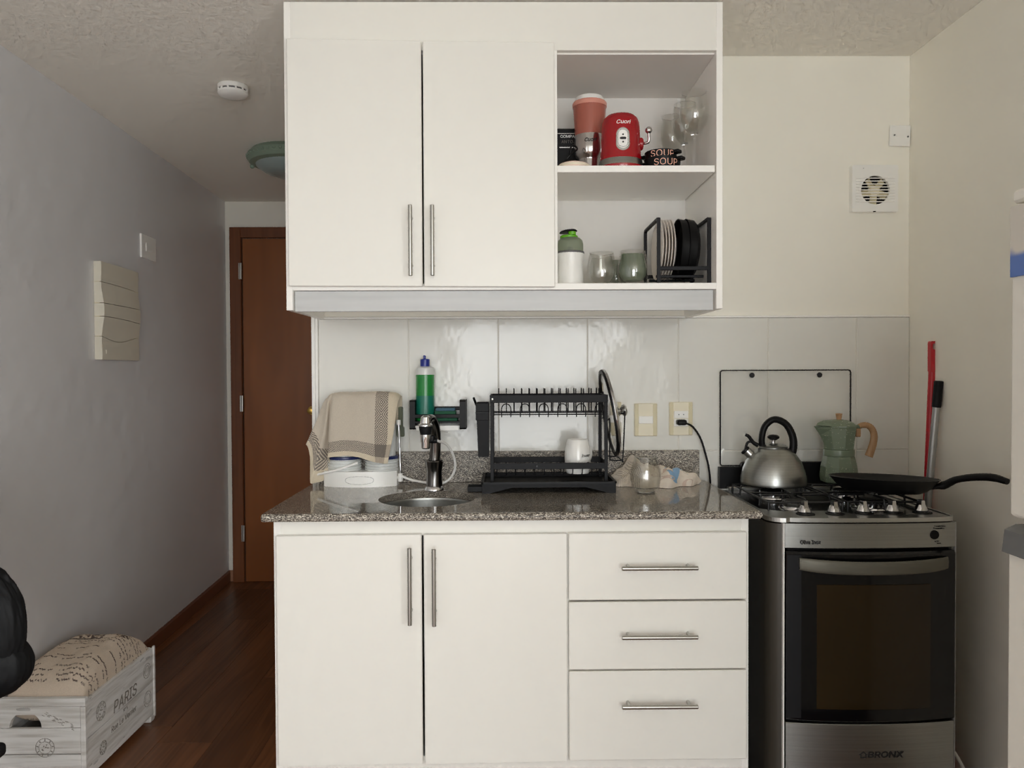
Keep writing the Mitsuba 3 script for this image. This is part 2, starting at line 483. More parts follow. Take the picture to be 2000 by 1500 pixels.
part(wb, 'tile_trim', cbox(-0.618, 1.364, -0.010, 0.0, 1.4765, 1.4835, 0.001), 'm_white', smooth=False)
struct('trim_1', cat([cbox(-0.640, -0.628, -0.012, 0.0, 0.0, 1.49, 0.001), cbox(-0.628, -0.619, -0.009, 0.0, 0.0, 1.49, 0.001)]), 'm_white', 'narrow white corner strip at the end of the tiles')
vy0, vy1, vz0, vz1 = -4.25, -2.70, 0.85, 2.12
struct('wall_right', cat([cbox(1.365, 1.46, vy1, 0.10, 0.0, H), cbox(1.365, 1.46, -4.7, vy0, 0.0, H), cbox(1.365, 1.46, vy0, vy1, 0.0, vz0), cbox(1.365, 1.46, vy0, vy1, vz1, H)]), 'm_wall', 'cream painted wall on the right')
lm = trimesh.Trimesh(*(lambda P: (P, trimesh.convex.convex_hull(P).faces))(np.array([(left_x(y) - d, y, z) for y in (-4.7, 2.4) for d in (0, 0.1) for z in (0, H)])), process=False)
lm = trimesh.convex.convex_hull(np.array([(left_x(y) - d, y, z) for y in (-4.7, 2.4) for d in (0, 0.1) for z in (0, H)]))
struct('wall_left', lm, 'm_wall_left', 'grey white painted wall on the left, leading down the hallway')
struct('wall_far', cbox(-1.95, -0.5, 2.20, 2.30, 0.0, H), 'm_wall', 'white wall at the end of the hallway')
struct('wall_hall', cbox(-0.64, -0.54, 0.10, 2.20, 0.0, H), 'm_wall', 'white inner wall of the hallway behind the kitchen')
# the wall behind the photographer with its tall window
wx0, wx1, wz0, wz1 = -0.55, 1.0, 0.25, 2.12
struct('wall_rear', cat([cbox(-1.5, wx0, -4.7, -4.6, 0, H), cbox(wx1, 1.40, -4.7, -4.6, 0, H), cbox(wx0, wx1, -4.7, -4.6, wz1, H), cbox(wx0, wx1, -4.7, -4.6, 0, wz0)]), 'm_wall', 'white wall with a tall window')
w1 = struct('window_1', cat([cbox(wx0, wx0 + 0.05, -4.66, -4.59, wz0, wz1), cbox(wx1 - 0.05, wx1, -4.66, -4.59, wz0, wz1), cbox(wx0, wx1, -4.66, -4.59, wz1 - 0.05, wz1), cbox(wx0, wx1, -4.66, -4.59, wz0, wz0 + 0.05), cbox((wx0 + wx1) / 2 - 0.03, (wx0 + wx1) / 2 + 0.03, -4.66, -4.585, wz0, wz1)]), 'm_white', 'tall white framed two leaf window')
for a, b in ((wx0 + 0.05, (wx0 + wx1) / 2 - 0.03), ((wx0 + wx1) / 2 + 0.03, wx1 - 0.05)):
    pane = trimesh.Trimesh(np.array([(a, -4.63, wz0 + 0.05), (b, -4.63, wz0 + 0.05), (b, -4.63, wz1 - 0.05), (a, -4.63, wz1 - 0.05)]), np.array([[0, 2, 1], [0, 3, 2]]), process=False)
    part(w1, 'pane', pane, 'm_white', smooth=False, emitter={'type': 'area', 'radiance': {'type': 'rgb', 'value': WINDOW_LIGHT}})
w2 = struct('window_2', cat([cbox(1.37, 1.43, vy0, vy0 + 0.05, vz0, vz1), cbox(1.37, 1.43, vy1 - 0.05, vy1, vz0, vz1), cbox(1.37, 1.43, vy0, vy1, vz1 - 0.05, vz1), cbox(1.37, 1.43, vy0, vy1, vz0, vz0 + 0.05), cbox(1.37, 1.43, (vy0 + vy1) / 2 - 0.025, (vy0 + vy1) / 2 + 0.025, vz0, vz1)]), 'm_white', 'white framed window in the right wall')
for a, b in ((vy0 + 0.05, (vy0 + vy1) / 2 - 0.025), ((vy0 + vy1) / 2 + 0.025, vy1 - 0.05)):
    pane = trimesh.Trimesh(np.array([(1.40, a, vz0 + 0.05), (1.40, b, vz0 + 0.05), (1.40, b, vz1 - 0.05), (1.40, a, vz1 - 0.05)]), np.array([[0, 2, 1], [0, 3, 2]]), process=False)
    part(w2, 'pane', pane, 'm_white', smooth=False, emitter={'type': 'area', 'radiance': {'type': 'rgb', 'value': SIDE_LIGHT}})
# skirting
ld = np.array([left_x(1.0) - left_x(0.0), 1.0]); ld /= np.linalg.norm(ld)
bb = trimesh.convex.convex_hull(np.array([(left_x(y) + d, y, z) for y in (-4.6, 2.199) for d, z in ((0, 0.001), (0.012, 0.001), (0.012, 0.060), (0.006, 0.068), (0, 0.068))]))
struct('baseboard_left', bb, 'm_baseboard', 'brown wooden skirting board along the left wall')
struct('baseboard_far', cbox(-1.704, -1.680, 2.186, 2.2, 0.0, 0.068, 0.001), 'm_base_tan', 'short tan piece of skirting beside the door frame')
# entrance door
d1 = struct('door_1', cbox(-1.602, -0.76, 2.176, 2.198, 0.002, 2.118, 0.001), 'm_door', 'reddish brown veneered flush entrance door')
part(d1, 'frame', cat([cbox(-1.677, -1.608, 2.160, 2.2, 0, 2.186, 0.003), cbox(-0.755, -0.69, 2.160, 2.2, 0, 2.186, 0.003), cbox(-1.609, -0.754, 2.160, 2.2, 2.122, 2.186, 0.003)]), 'm_frame', smooth=False)
for z in (1.917, 1.105, 0.305):
    part(d1, 'hinge', cat([cyl(0.006, (-1.606, 2.158, z - 0.05), (-1.606, 2.158, z + 0.05), 12, 0.001), cbox(-1.622, -1.606, 2.158, 2.1605, z - 0.05, z + 0.05, 0.0005)]), 'm_steel')
part(d1, 'lock_plate', cat([cyl(0.026, (-1.185, 2.176, 1.06), (-1.185, 2.170, 1.06), 24, 0.001), lathe([(0, 0), (0.012, 0), (0.014, 0.02), (0.02, 0.03), (0.018, 0.045), (0, 0.05)], 24).apply_transform(trimesh.geometry.align_vectors([0, 0, 1], [0, -1, 0])).apply_translation((-1.185, 2.172, 1.06))]), 'm_brass')

# ------------------------------------------------------------------ wall cupboard
uc = thing('wall_cupboard', 'large white two-door wall cupboard with open shelves at its right', 'cupboard')
UY = -0.39
part(uc, 'side_panel', cbox(-0.615, -0.597, UY, -0.001, 1.477, 2.344, 0.0008), 'm_cab_edge', smooth=False)
part(uc, 'side_panel', cbox(0.607, 0.625, UY, -0.001, 1.477, 2.344, 0.0008), 'm_cab_edge', smooth=False)
part(uc, 'top_panel', cbox(-0.597, 0.607, UY + 0.018, -0.02, 2.203, 2.219, 0.0008), 'm_cab_in', smooth=False)
part(uc, 'header_panel', cbox(-0.597, 0.607, UY, UY + 0.018, 2.208, 2.344, 0.0008), 'm_cab', smooth=False)
part(uc, 'back_panel', cbox(-0.597, 0.607, -0.02, -0.008, 1.533, 2.344, 0.0005), 'm_cab_in', smooth=False)
part(uc, 'bottom_panel', cbox(-0.597, 0.607, UY, -0.02, 1.533, 1.551, 0.0008), 'm_cab_edge', smooth=False)
part(uc, 'divider', cbox(0.138, 0.155, UY, -0.02, 1.551, 2.208, 0.0008), 'm_cab_edge', smooth=False)
part(uc, 'shelf', cbox(0.155, 0.603, UY, -0.02, 1.865, 1.884, 0.0008), 'm_cab_edge', smooth=False)
part(uc, 'valance', cbox(-0.594, 0.601, -0.379, -0.365, 1.474, 1.532, 0.0008), 'm_fascia', smooth=False, label='grey valance strip under the cupboard')
part(uc, 'bracket', cat([cbox(0.578, 0.606, -0.024, -0.020, 2.172, 2.202, 0.001), cbox(0.588, 0.594, -0.027, -0.0235, 2.184, 2.190, 0.001)]), 'm_white', label='small metal hanging bracket')


def bar_handle(parent, p0, p1, out=0.032, inset=0.032, r=0.0058):
    p0, p1 = np.array(p0, float), np.array(p1, float)
    d = (p1 - p0) / np.linalg.norm(p1 - p0)
    m = [cyl(r, p0, p1, 20, 0.0012)]
    for q in (p0 + d * inset, p1 - d * inset): m.append(cyl(0.0045, q, q + [0, out, 0], 12))
    part(parent, 'handle', cat(m), 'm_handle', label='brushed steel bar handle')


def shear_door(x0, x1, ztl, ztr, zbl, zbr, y0, y1):
    m = cbox(x0, x1, y0, y1, 0, 1, 0.0022)
    v = m.vertices.copy(); c = 0.0022
    t = (v[:, 0] - x0) / (x1 - x0)
    zb, zt = zbl + (zbr - zbl) * t, ztl + (ztr - ztl) * t
    v[:, 2] = zb + (zt - zb) * v[:, 2]
    m.vertices = v
    return m


dl = part(uc, 'door', shear_door(-0.603, -0.2275, 2.234, 2.2265, 1.5435, 1.541, -0.410, -0.392), 'm_cab', smooth=False)
bar_handle(dl, (-0.257, -0.443, 1.567), (-0.257, -0.443, 1.763))
dr_ = part(uc, 'door', shear_door(-0.2225, 0.1465, 2.2265, 2.2225, 1.541, 1.5385, -0.410, -0.392), 'm_cab', smooth=False)
bar_handle(dr_, (-0.196, -0.443, 1.567), (-0.196, -0.443, 1.763))

# ------------------------------------------------------------------ base cupboard and worktop
bc = thing('base_cupboard', 'white base cupboard with two doors and three drawers under the granite worktop', 'cupboard')
BY = -0.54
part(bc, 'side_panel', cbox(-0.613, -0.595, BY, -0.02, 0.0, 0.911, 0.0008), 'm_cab_edge', smooth=False)
part(bc, 'side_panel', cbox(0.633, 0.652, BY, -0.02, 0.0, 0.911, 0.0008), 'm_cab_edge', smooth=False)
part(bc, 'top_rail', cbox(-0.595, 0.633, BY, BY + 0.018, 0.866, 0.911, 0.0008), 'm_cab', smooth=False)
part(bc, 'bottom_panel', cbox(-0.595, 0.633, BY, -0.03, 0.20, 0.275, 0.0008), 'm_cab', smooth=False)
part(bc, 'divider', cbox(0.158, 0.174, BY, -0.03, 0.275, 0.866, 0.0008), 'm_cab_edge', smooth=False)
part(bc, 'back_panel', cbox(-0.595, 0.633, -0.03, -0.02, 0.10, 0.9, 0.0008), 'm_cab_in', smooth=False)
part(bc, 'plinth', cbox(-0.595, 0.633, BY + 0.03, BY + 0.046, 0.0, 0.20, 0.0008), 'm_cab', smooth=False)
d = part(bc, 'door', shear_door(-0.602, -0.2195, 0.8715, 0.8735, 0.259, 0.263, -0.560, -0.542), 'm_cab', smooth=False)
bar_handle(d, (-0.247, -0.593, 0.643), (-0.247, -0.593, 0.845))
d = part(bc, 'door', shear_door(-0.2135, 0.165, 0.8725, 0.873, 0.2605, 0.2655, -0.560, -0.542), 'm_cab', smooth=False)
bar_handle(d, (-0.184, -0.593, 0.640), (-0.184, -0.593, 0.842))
for z0, z1, zh in ((0.695, 0.8735, 0.787), (0.510, 0.690, 0.606), (0.267, 0.5055, 0.4235)):
    d = part(bc, 'drawer', cbox(0.169, 0.642, -0.560, -0.542, z0, z1, 0.0022), 'm_cab', smooth=False)
    bar_handle(d, (0.3045, -0.593, zh), (0.5035, -0.593, zh), inset=0.02)

wt = thing('worktop', 'polished grey speckled granite worktop with a round sink opening', 'worktop')
SX, SY, SR = -0.225, -0.345, 0.140
outline = sbox(-0.632, -0.575, 0.668, -0.0005).difference(Point(SX, SY).buffer(SR, 24))
slab = prism(outline, 0.021, 'xy', 0.9115)
edge_r = 0.0103
front = tube(np.array([(-0.632, -0.0005, 0.922), (-0.632, -0.575, 0.922)]), edge_r, 16)
def nose(p, q): return tube(np.linspace(p, q, 2), edge_r, 16)
part(wt, 'slab', slab, 'm_granite', smooth=False)
part(wt, 'front_edge', nose((-0.632, -0.575, 0.922), (0.668, -0.575, 0.922)), 'm_granite_edge')
part(wt, 'side_edge', nose((0.668, -0.575, 0.922), (0.668, -0.01, 0.922)), 'm_granite_edge')
single('granite_upstand', cbox(-0.612, 0.651, -0.0275, -0.0075, 0.9328, 1.034, 0.001), 'm_granite_edge', 'low grey granite upstand along the wall behind the worktop', 'upstand', smooth=False)
sk = thing('sink', 'round stainless steel sink bowl set under the granite worktop', 'sink')
part(sk, 'bowl', lathe([(0.165, 0.9105), (0.141, 0.9105), (0.139, 0.904), (0.136, 0.83), (0.122, 0.785), (0.07, 0.772), (0.03, 0.769), (0.03, 0.767), (0.07, 0.770), (0.124, 0.783), (0.138, 0.83), (0.141, 0.900), (0.165, 0.909), (0.165, 0.9105)], 48, (SX, SY, 0)), 'm_brushed')
part(sk, 'drain', lathe([(0, 0.760), (0.036, 0.765), (0.036, 0.771), (0.030, 0.772), (0.012, 0.768), (0, 0.768)], 24, (SX, SY, 0)), 'm_chrome')

# ------------------------------------------------------------------ tap, purifier and what hangs by the sink
fx, fy = -0.218, -0.187
fa = thing('tap', 'chrome kitchen tap with pull-down spray head behind the sink', 'tap')
part(fa, 'base', lathe([(0, 0.932), (0.030, 0.932), (0.030, 0.937), (0.026, 0.944), (0.023, 0.947), (0, 0.947)], 32, (fx, fy, 0)), 'm_chrome')
part(fa, 'body', lathe([(0, 0.945), (0.0255, 0.946), (0.0245, 0.965), (0.0240, 0.99), (0.0265, 1.006), (0.0290, 1.022), (0.0275, 1.025), (0.021, 1.016), (0.014, 1.004), (0, 1.004)], 32, (fx, fy, 0)), 'm_darkchrome')
nk = curve([(fx, fy, 0.998), (fx + 0.004, fy - 0.003, 1.06), (fx + 0.006, fy - 0.012, 1.11), (fx + 0.001, fy - 0.035, 1.148), (fx - 0.008, fy - 0.062, 1.158), (fx - 0.014, fy - 0.082, 1.148)], 30)
part(fa, 'neck', tube(nk, np.linspace(0.0175, 0.0135, 30), 18), 'm_darkchrome')
hx, hy = fx - 0.017, fy - 0.088
part(fa, 'spray_head', lathe([(0, 1.070), (0.0115, 1.070), (0.0135, 1.074), (0.0135, 1.089), (0.0155, 1.092), (0.0165, 1.108), (0.0165, 1.113), (0, 1.113)], 28, (hx, hy, 0)), 'm_chrome')
part(fa, 'collar', lathe([(0, 1.112), (0.016, 1.113), (0.0175, 1.120), (0.0195, 1.130), (0.0205, 1.138), (0, 1.138)], 28, (hx, hy, 0)), 'm_black_matte')
part(fa, 'cap', lathe([(0, 1.137), (0.0215, 1.138), (0.0215, 1.143), (0.017, 1.147), (0.014, 1.165), (0.008, 1.170), (0, 1.170)], 28, (hx, hy, 0)), 'm_chrome')
part(fa, 'diverter', cat([cyl(0.008, (hx + 0.012, hy + 0.004, 1.094), (hx + 0.034, hy + 0.004, 1.094), 18, 0.001), lathe([(0, 0), (0.009, 0), (0.010, 0.004), (0.010, 0.016), (0, 0.018)], 20, (hx + 0.019, hy + 0.004, 1.092))]), 'm_black')
hose = curve([(hx + 0.032, hy + 0.006, 1.094), (-0.178, -0.20, 1.075), (-0.160, -0.155, 1.035), (-0.157, -0.130, 0.993), (-0.175, -0.120, 0.957), (-0.212, -0.118, 0.9395), (-0.262, -0.10, 0.944), (-0.300, -0.090, 0.950), (-0.331, -0.090, 0.962)], 60)
single('water_hose', tube(hose, 0.0042, 10), 'm_white', 'thin white hose looping behind the tap to the water purifier', 'hose')

px0, px1, pyf, pyb = -0.583, -0.347, -0.130, -0.030
pu = thing('water_purifier', 'white countertop water purifier with two clear canisters under a towel', 'water purifier')
plan = []
for i in range(41):
    t = i / 40
    x = px0 + (px1 - px0) * t
    plan.append((x, pyf + 0.034 * abs(2 * t - 1) ** 2.6))
plan = [(px0, pyb)] + plan + [(px1, pyb)]
part(pu, 'base', prism(Polygon(plan).buffer(-0.004).buffer(0.004, 6), 0.050, 'xy', 0.932), 'm_white')
ov = []
for k in range(49):
    a = 2 * np.pi * k / 48
    x = -0.462 + 0.045 * np.sign(math.cos(a)) * abs(math.cos(a)) ** 0.8; z = 0.955 + 0.0125 * np.sign(math.sin(a)) * abs(math.sin(a)) ** 0.8
    t = (x - px0) / (px1 - px0)
    ov.append((x, pyf + 0.034 * abs(2 * t - 1) ** 2.6 - 0.0002, z))
part(pu, 'label_outline', tube(ov[:-1], 0.0006, 6, closed=True), 'm_grey_plastic')
for cx in (-0.520, -0.399):
    cy = -0.072
    ribs = [(0, 0.982), (0.052, 0.982)]
    for k in range(4): ribs += [(0.054, 0.983 + 0.009 * k), (0.0545, 0.988 + 0.009 * k), (0.0515, 0.9895 + 0.009 * k), (0.0515, 0.9915 + 0.009 * k)]
    ribs += [(0.050, 1.0195), (0, 1.0195)]
    cn = part(pu, 'canister', lathe([(0, 1.028), (0.045, 1.029), (0.045, 1.130), (0.036, 1.150), (0, 1.156)], 36, (cx, cy, 0)), 'm_frosted')
    part(pu, 'canister_foot', lathe(ribs, 40, (cx, cy, 0)), 'm_frosted')
    part(pu, 'blue_ring', lathe([(0, 1.019), (0.0535, 1.0195), (0.0545, 1.024), (0.053, 1.0285), (0, 1.029)], 40, (cx, cy, 0)), 'm_navy', label='dark blue ring')
part(pu, 'inner_tube', tube(curve([(-0.600, -0.105, 0.972), (-0.56, -0.125, 0.982), (-0.52, -0.131, 0.993), (-0.468, -0.122, 1.011)], 24), 0.0042, 10), 'm_white')
sp = part(pu, 'outlet_pipe', tube(curve([(-0.336, -0.085, 0.962), (-0.338, -0.085, 1.03), (-0.341, -0.083, 1.10), (-0.342, -0.082, 1.137)], 16), 0.0042, 12), 'm_chrome', label='thin chrome outlet pipe')
part(sp, 'cap', cyl(0.0075, (-0.342, -0.082, 1.128), (-0.3425, -0.082, 1.145), 18, 0.001), 'm_white')
part(sp, 'elbow', cat([cyl(0.0078, (-0.337, -0.088, 0.945), (-0.337, -0.088, 0.972), 18, 0.001), cyl(0.006, (-0.351, -0.080, 0.957), (-0.330, -0.092, 0.960), 14, 0.001)]), 'm_white')
cl = part(pu, 'wall_clip', cat([cbox(-0.357, -0.331, -0.030, -0.0075, 1.085, 1.118, 0.003), cbox(-0.352, -0.336, -0.026, -0.0075, 1.118, 1.185, 0.003)]), 'm_smoke_clear')

# towel over the purifier: columns from the far left flap to the right hem, each given from top to bottom
def towel():
    cols_px = [  # (u, top px, mid px, bottom px, depth top, depth bottom)
        (0.00, (641, 776), (618, 822), (598, 868), -0.085, -0.085),
        (0.07, (643, 774), (628, 830), (606, 892), -0.088, -0.098),
        (0.13, (645, 773), (634, 838), (607, 944), -0.090, -0.118),
        (0.18, (647, 772), (640, 840), (630, 939), -0.092, -0.095),
        (0.23, (649, 772), (642, 846), (646, 914), -0.094, -0.088),
        (0.27, (651, 771), (643, 840), (639, 895), -0.096, -0.142),
        (0.34, (660, 770), (654, 838), (654, 892), -0.098, -0.150),
        (0.45, (677, 770), (674, 836), (676, 890), -0.098, -0.143),
        (0.58, (697, 769), (694, 836), (697, 893), -0.098, -0.152),
        (0.70, (716, 769), (714, 838), (716, 898), -0.098, -0.146),
        (0.80, (733, 769), (730, 841), (732, 903), -0.098, -0.150),
        (0.90, (752, 769), (751, 842), (746, 905), -0.097, -0.150),
        (0.96, (768, 770), (763, 842), (752, 906), -0.094, -0.148),
        (1.00, (780, 777), (769, 842), (757, 906), -0.088, -0.145)]
    us = np.array([c[0] for c in cols_px])
    pts = np.zeros((len(cols_px), 7, 3))
    for i, (u, t, m, b, dt, db) in enumerate(cols_px):
        ptop = at(*t, dt)
        back = ptop + [0.0, 0.062, 0.004]; low = ptop + [0, 0.070, -0.10]
        pm = at(*m, (dt * 0.35 + db * 0.65))
        pq = at((t[0] * 0.72 + m[0] * 0.28), t[1] * 0.86 + m[1] * 0.14, dt * 0.75 + db * 0.25)
        pb = at(*b, db)
        pts[i] = [low, back, ptop + [0, 0.02, 0.004], ptop, pq, pm, pb]
    vk = np.array([-0.75, -0.42, -0.12, 0.0, 0.10, 0.5, 1.0])
    from scipy.interpolate import PchipInterpolator
    U, V = np.linspace(0, 1, 74), np.linspace(-0.75, 1, 66)
    a = PchipInterpolator(us, pts, axis=0)(U)
    g = PchipInterpolator(vk, a, axis=1)(V)            # (U, V, 3)
    uu, vv = np.meshgrid(U, V, indexing='ij')
    wr = meshkit.fbm(np.stack([uu * 9, vv * 2.2, 0 * uu], -1), 3, 3) - 0.5
    g[..., 1] += wr * 0.020 * np.clip(vv, 0, 1)
    g[..., 2] += (meshkit.fbm(np.stack([uu * 5, vv * 3, 0 * uu + 4], -1), 2, 5) - 0.5) * 0.004
    # pattern coordinates: the flap beyond the fold keeps counting outward
    pu_ = np.interp(uu, [0, 0.27, 1], [-0.25, 0.03, 1.0])
    pv_ = np.clip(vv, -1, 1)
    return g.transpose(1, 0, 2), np.stack([pu_, pv_], -1).transpose(1, 0, 2)


tg, tuv = towel()
tm, tuv = sheet(tg, 0.0016, tuv)
single('kitchen_towel', tm, 'm_towel', 'beige towel with grey diamond border draped over the water purifier', 'towel', smooth=True, uv=tuv)

# suction caddy with bottle and sponges
ca = thing('sponge_caddy', 'black and white wall caddy above the sink holding detergent and sponges', 'caddy')
for x0, x1 in ((-0.3065, -0.2885), (-0.144, -0.1235)):
    part(ca, 'end_plate', prism(rrect(-0.085, -0.0075, 1.113, 1.208, 0.006), x1 - x0, 'yz', x0), 'm_black')
part(ca, 'rail', cbox(-0.290, -0.142, -0.083, -0.078, 1.150, 1.162, 0.001), 'm_black', smooth=False)
part(ca, 'rail', cbox(-0.290, -0.142, -0.083, -0.078, 1.133, 1.140, 0.001), 'm_black', smooth=False)
part(ca, 'rail', cbox(-0.290, -0.142, -0.018, -0.010, 1.172, 1.184, 0.001), 'm_black', smooth=False)
part(ca, 'floor_plate', cbox(-0.290, -0.142, -0.083, -0.010, 1.1335, 1.137, 0.001), 'm_black', smooth=False)
part(ca, 'drip_tray', cat([prism(rrect(-0.288, -0.143, -0.082, -0.012, 0.008), 0.010, 'xy', 1.110), prism(rrect(-0.291, -0.1425, -0.086, -0.009, 0.009).difference(rrect(-0.286, -0.147, -0.080, -0.014, 0.008)), 0.006, 'xy', 1.119)]), 'm_white', label='white drip tray')
bo = thing('detergent_bottle', 'bottle of green dish soap with blue cap in the wall caddy', 'bottle')
bx, by_ = -0.259, -0.047
part(bo, 'body', lathe([(0, 1.290), (0.0300, 1.290), (0.0305, 1.292), (0.0305, 1.306), (0.0285, 1.313), (0.020, 1.317), (0.012, 1.319), (0, 1.319)], 36, (bx, by_, 0)), 'm_frosted')
part(bo, 'liquid', lathe([(0, 1.1375), (0.027, 1.1375), (0.0302, 1.142), (0.0302, 1.2905), (0, 1.2905)], 36, (bx, by_, 0)), 'm_green_liquid', label='green dish soap seen through the bottle')
part(bo, 'sticker', lathe([(0.0300, 1.150), (0.03055, 1.150), (0.03055, 1.222), (0.0300, 1.222), (0.0300, 1.150)], 36, (bx, by_, 0)), 'm_green_label', label='teal lower label')
part(bo, 'cap', cat([lathe([(0, 1.318), (0.0150, 1.318), (0.0155, 1.320), (0.0155, 1.338), (0.0145, 1.342), (0, 1.343)], 28, (bx, by_, 0)), cbox(bx - 0.005, bx + 0.003, by_ - 0.012, by_ + 0.006, 1.342, 1.354, 0.002)]), 'm_blue', label='dark blue flip cap')
for k, (z0, z1, x0, x1, m) in enumerate(((1.1375, 1.150, -0.224, -0.152, 'm_sponge_green'), (1.150, 1.172, -0.226, -0.158, 'm_sponge_green'), (1.172, 1.181, -0.222, -0.164, 'm_sponge_blue'))):
    if k == 2: continue
    s = single('sponge', rbox(x0, x1, -0.072, -0.022, z0, z1, 0.004), m, ('flat green scouring pad at the bottom of the caddy', 'thick green kitchen sponge on top of the flat pad in the caddy')[k], 'sponge')
    if k == 1: part(s, 'scrub_layer', rbox(-0.224, -0.160, -0.071, -0.023, 1.1715, 1.181, 0.004), 'm_sponge_blue', label='grey blue scouring layer')

# ------------------------------------------------------------------ drip tray, dish rack, mug, lid
dt = thing('draining_tray', 'black plastic draining tray with spout under the dish rack', 'tray')
tx0, tx1, ty0, ty1 = -0.067, 0.337, -0.268, -0.050
arch = [(tx0, 0.9325), (tx0 + 0.022, 0.9325), (tx0 + 0.09, 0.950), (tx1 - 0.09, 0.950), (tx1 - 0.022, 0.9325), (tx1, 0.9325), (tx1, 0.962), (tx0, 0.962)]
part(dt, 'front_wall', prism(arch, 0.006, 'xz', ty0), 'm_black_matte', smooth=False)
part(dt, 'back_wall', prism(arch, 0.006, 'xz', ty1 - 0.006), 'm_black_matte', smooth=False)
for x in (tx0, tx1 - 0.006):
    part(dt, 'side_wall', prism([(ty0, 0.9325), (ty0 + 0.02, 0.9325), (ty0 + 0.05, 0.947), (ty1 - 0.05, 0.947), (ty1 - 0.02, 0.9325), (ty1, 0.9325), (ty1, 0.962), (ty0, 0.962)], 0.006, 'yz', x), 'm_black_matte', smooth=False)
part(dt, 'pan', cbox(tx0 + 0.004, tx1 - 0.004, ty0 + 0.004, ty1 - 0.004, 0.950, 0.9545, 0.001), 'm_black', smooth=False)
part(dt, 'rim', prism(rrect(tx0 - 0.003, tx1 + 0.003, ty0 - 0.004, ty1 + 0.003, 0.008).difference(rrect(tx0 + 0.006, tx1 - 0.006, ty0 + 0.006, ty1 - 0.006, 0.006)), 0.006, 'xy', 0.961), 'm_black')
part(dt, 'spout', cat([cbox(-0.112, tx0 + 0.004, -0.236, -0.196, 0.9335, 0.938, 0.001), cbox(-0.112, tx0 + 0.004, -0.240, -0.235, 0.9335, 0.950, 0.001), cbox(-0.112, tx0 + 0.004, -0.197, -0.192, 0.9335, 0.950, 0.001)]), 'm_black', smooth=False)

rk = thing('dish_rack', 'black two-tier metal dish rack standing on the draining tray', 'dish rack')
ra, rb, rf, rr = -0.041, 0.316, -0.232, -0.088      # left, right, front, rear
def flat_bar(p0, p1, w, t, ax):
    p0, p1 = np.array(p0), np.array(p1)
    lo, hi = np.minimum(p0, p1), np.maximum(p0, p1)
    pad = {'xz': (w / 2, t / 2, 0), 'zx': (0, t / 2, w / 2), 'zy': (t / 2, 0, w / 2)}[ax]
    lo, hi = lo - pad, hi + pad
    return cbox(lo[0], hi[0], lo[1], hi[1], lo[2], hi[2], 0.0008)
for x in (ra + 0.004, rb - 0.004):
    for y in (rf, rr):
        part(rk, 'leg', flat_bar((x, y, 0.957), (x, y, 1.228), 0.0105, 0.004, 'xz'), 'm_rack', smooth=False)
for y in (rf, rr):
    part(rk, 'top_bar', flat_bar((ra - 0.002, y - 0.001, 1.2165), (rb + 0.002, y - 0.001, 1.2165), 0.0235, 0.004, 'zx'), 'm_rack', smooth=False)
    part(rk, 'bottom_bar', flat_bar((ra, y, 1.0105 if y == rf else 1.0135), (rb, y, 1.0105 if y == rf else 1.0135), 0.019, 0.003, 'zx'), 'm_rack', smooth=False)
for x in (ra + 0.002, rb - 0.002):
    part(rk, 'side_bar', flat_bar((x, rf, 1.2165), (x, rr, 1.2165), 0.0235, 0.004, 'zy'), 'm_rack', smooth=False)
    part(rk, 'side_bar', flat_bar((x, rf, 1.012), (x, rr, 1.012), 0.019, 0.003, 'zy'), 'm_rack', smooth=False)
for y in (rf + 0.012, rr - 0.03):
    part(rk, 'screw', cyl(0.003, (ra + 0.006, rf - 0.0035, 1.2165), (ra + 0.006, rf - 0.0055, 1.2165), 12), 'm_white') if y == rf + 0.012 else None
part(rk, 'screw', cyl(0.0028, (0.100, rf - 0.002, 1.0105), (0.100, rf - 0.004, 1.0105), 12), 'm_iron')
W = 0.0014
n_pin = 14
for i in range(n_pin):
    x = ra + 0.025 + i * (rb - ra - 0.045) / (n_pin - 1)
    for y, lift in ((rf + 0.045, 0.0), (rr - 0.035, 0.012)):
        pin = [(x, y - 0.006, 1.172), (x, y - 0.006, 1.240 - lift * 0), (x, y - 0.0035, 1.2435), (x, y + 0.0035, 1.2435), (x, y + 0.006, 1.240), (x, y + 0.006, 1.172)]
        part(rk, 'plate_pin', tube(curve(pin, 14), W, 6), 'm_rack')
for y in (rf + 0.045, rr - 0.035):
    for dz in (0.0, -0.008):
        part(rk, 'rail_wire', tube([(ra, y + (0.006 if dz else -0.006), 1.172), (rb, y + (0.006 if dz else -0.006), 1.172)], W, 6), 'm_rack')
for i in range(6):          # upturned hoops along the front that hold cups
    x = ra + 0.034 + i * 0.0575
    hoop = [(x, rf + 0.012, 1.160), (x, rf + 0.012, 1.187), (x + 0.006, rf + 0.012, 1.198), (x + 0.014, rf + 0.012, 1.2005), (x + 0.022, rf + 0.012, 1.198), (x + 0.028, rf + 0.012, 1.187), (x + 0.028, rf + 0.012, 1.160)]
    part(rk, 'cup_hoop', tube(curve(hoop, 20), 0.0016, 6), 'm_rack')
part(rk, 'rail_wire', tube([(ra, rf + 0.012, 1.168), (rb, rf + 0.012, 1.168)], 0.0018, 6), 'm_rack')
for i in range(12):         # base grid: wires that dip between front and back bar
    x = ra + 0.018 + i * (rb - ra - 0.036) / 11
    part(rk, 'base_wire', tube(curve([(x, rf, 1.006), (x, rf + 0.012, 0.9845), (x, rf + 0.03, 0.980), (x, rr - 0.03, 0.980), (x, rr - 0.012, 0.984), (x, rr, 1.008)], 18), W, 6), 'm_rack')
for y in (rf + 0.045, rr - 0.045):
    part(rk, 'base_wire', tube([(ra, y, 0.9775), (rb, y, 0.9775)], W, 6), 'm_rack')
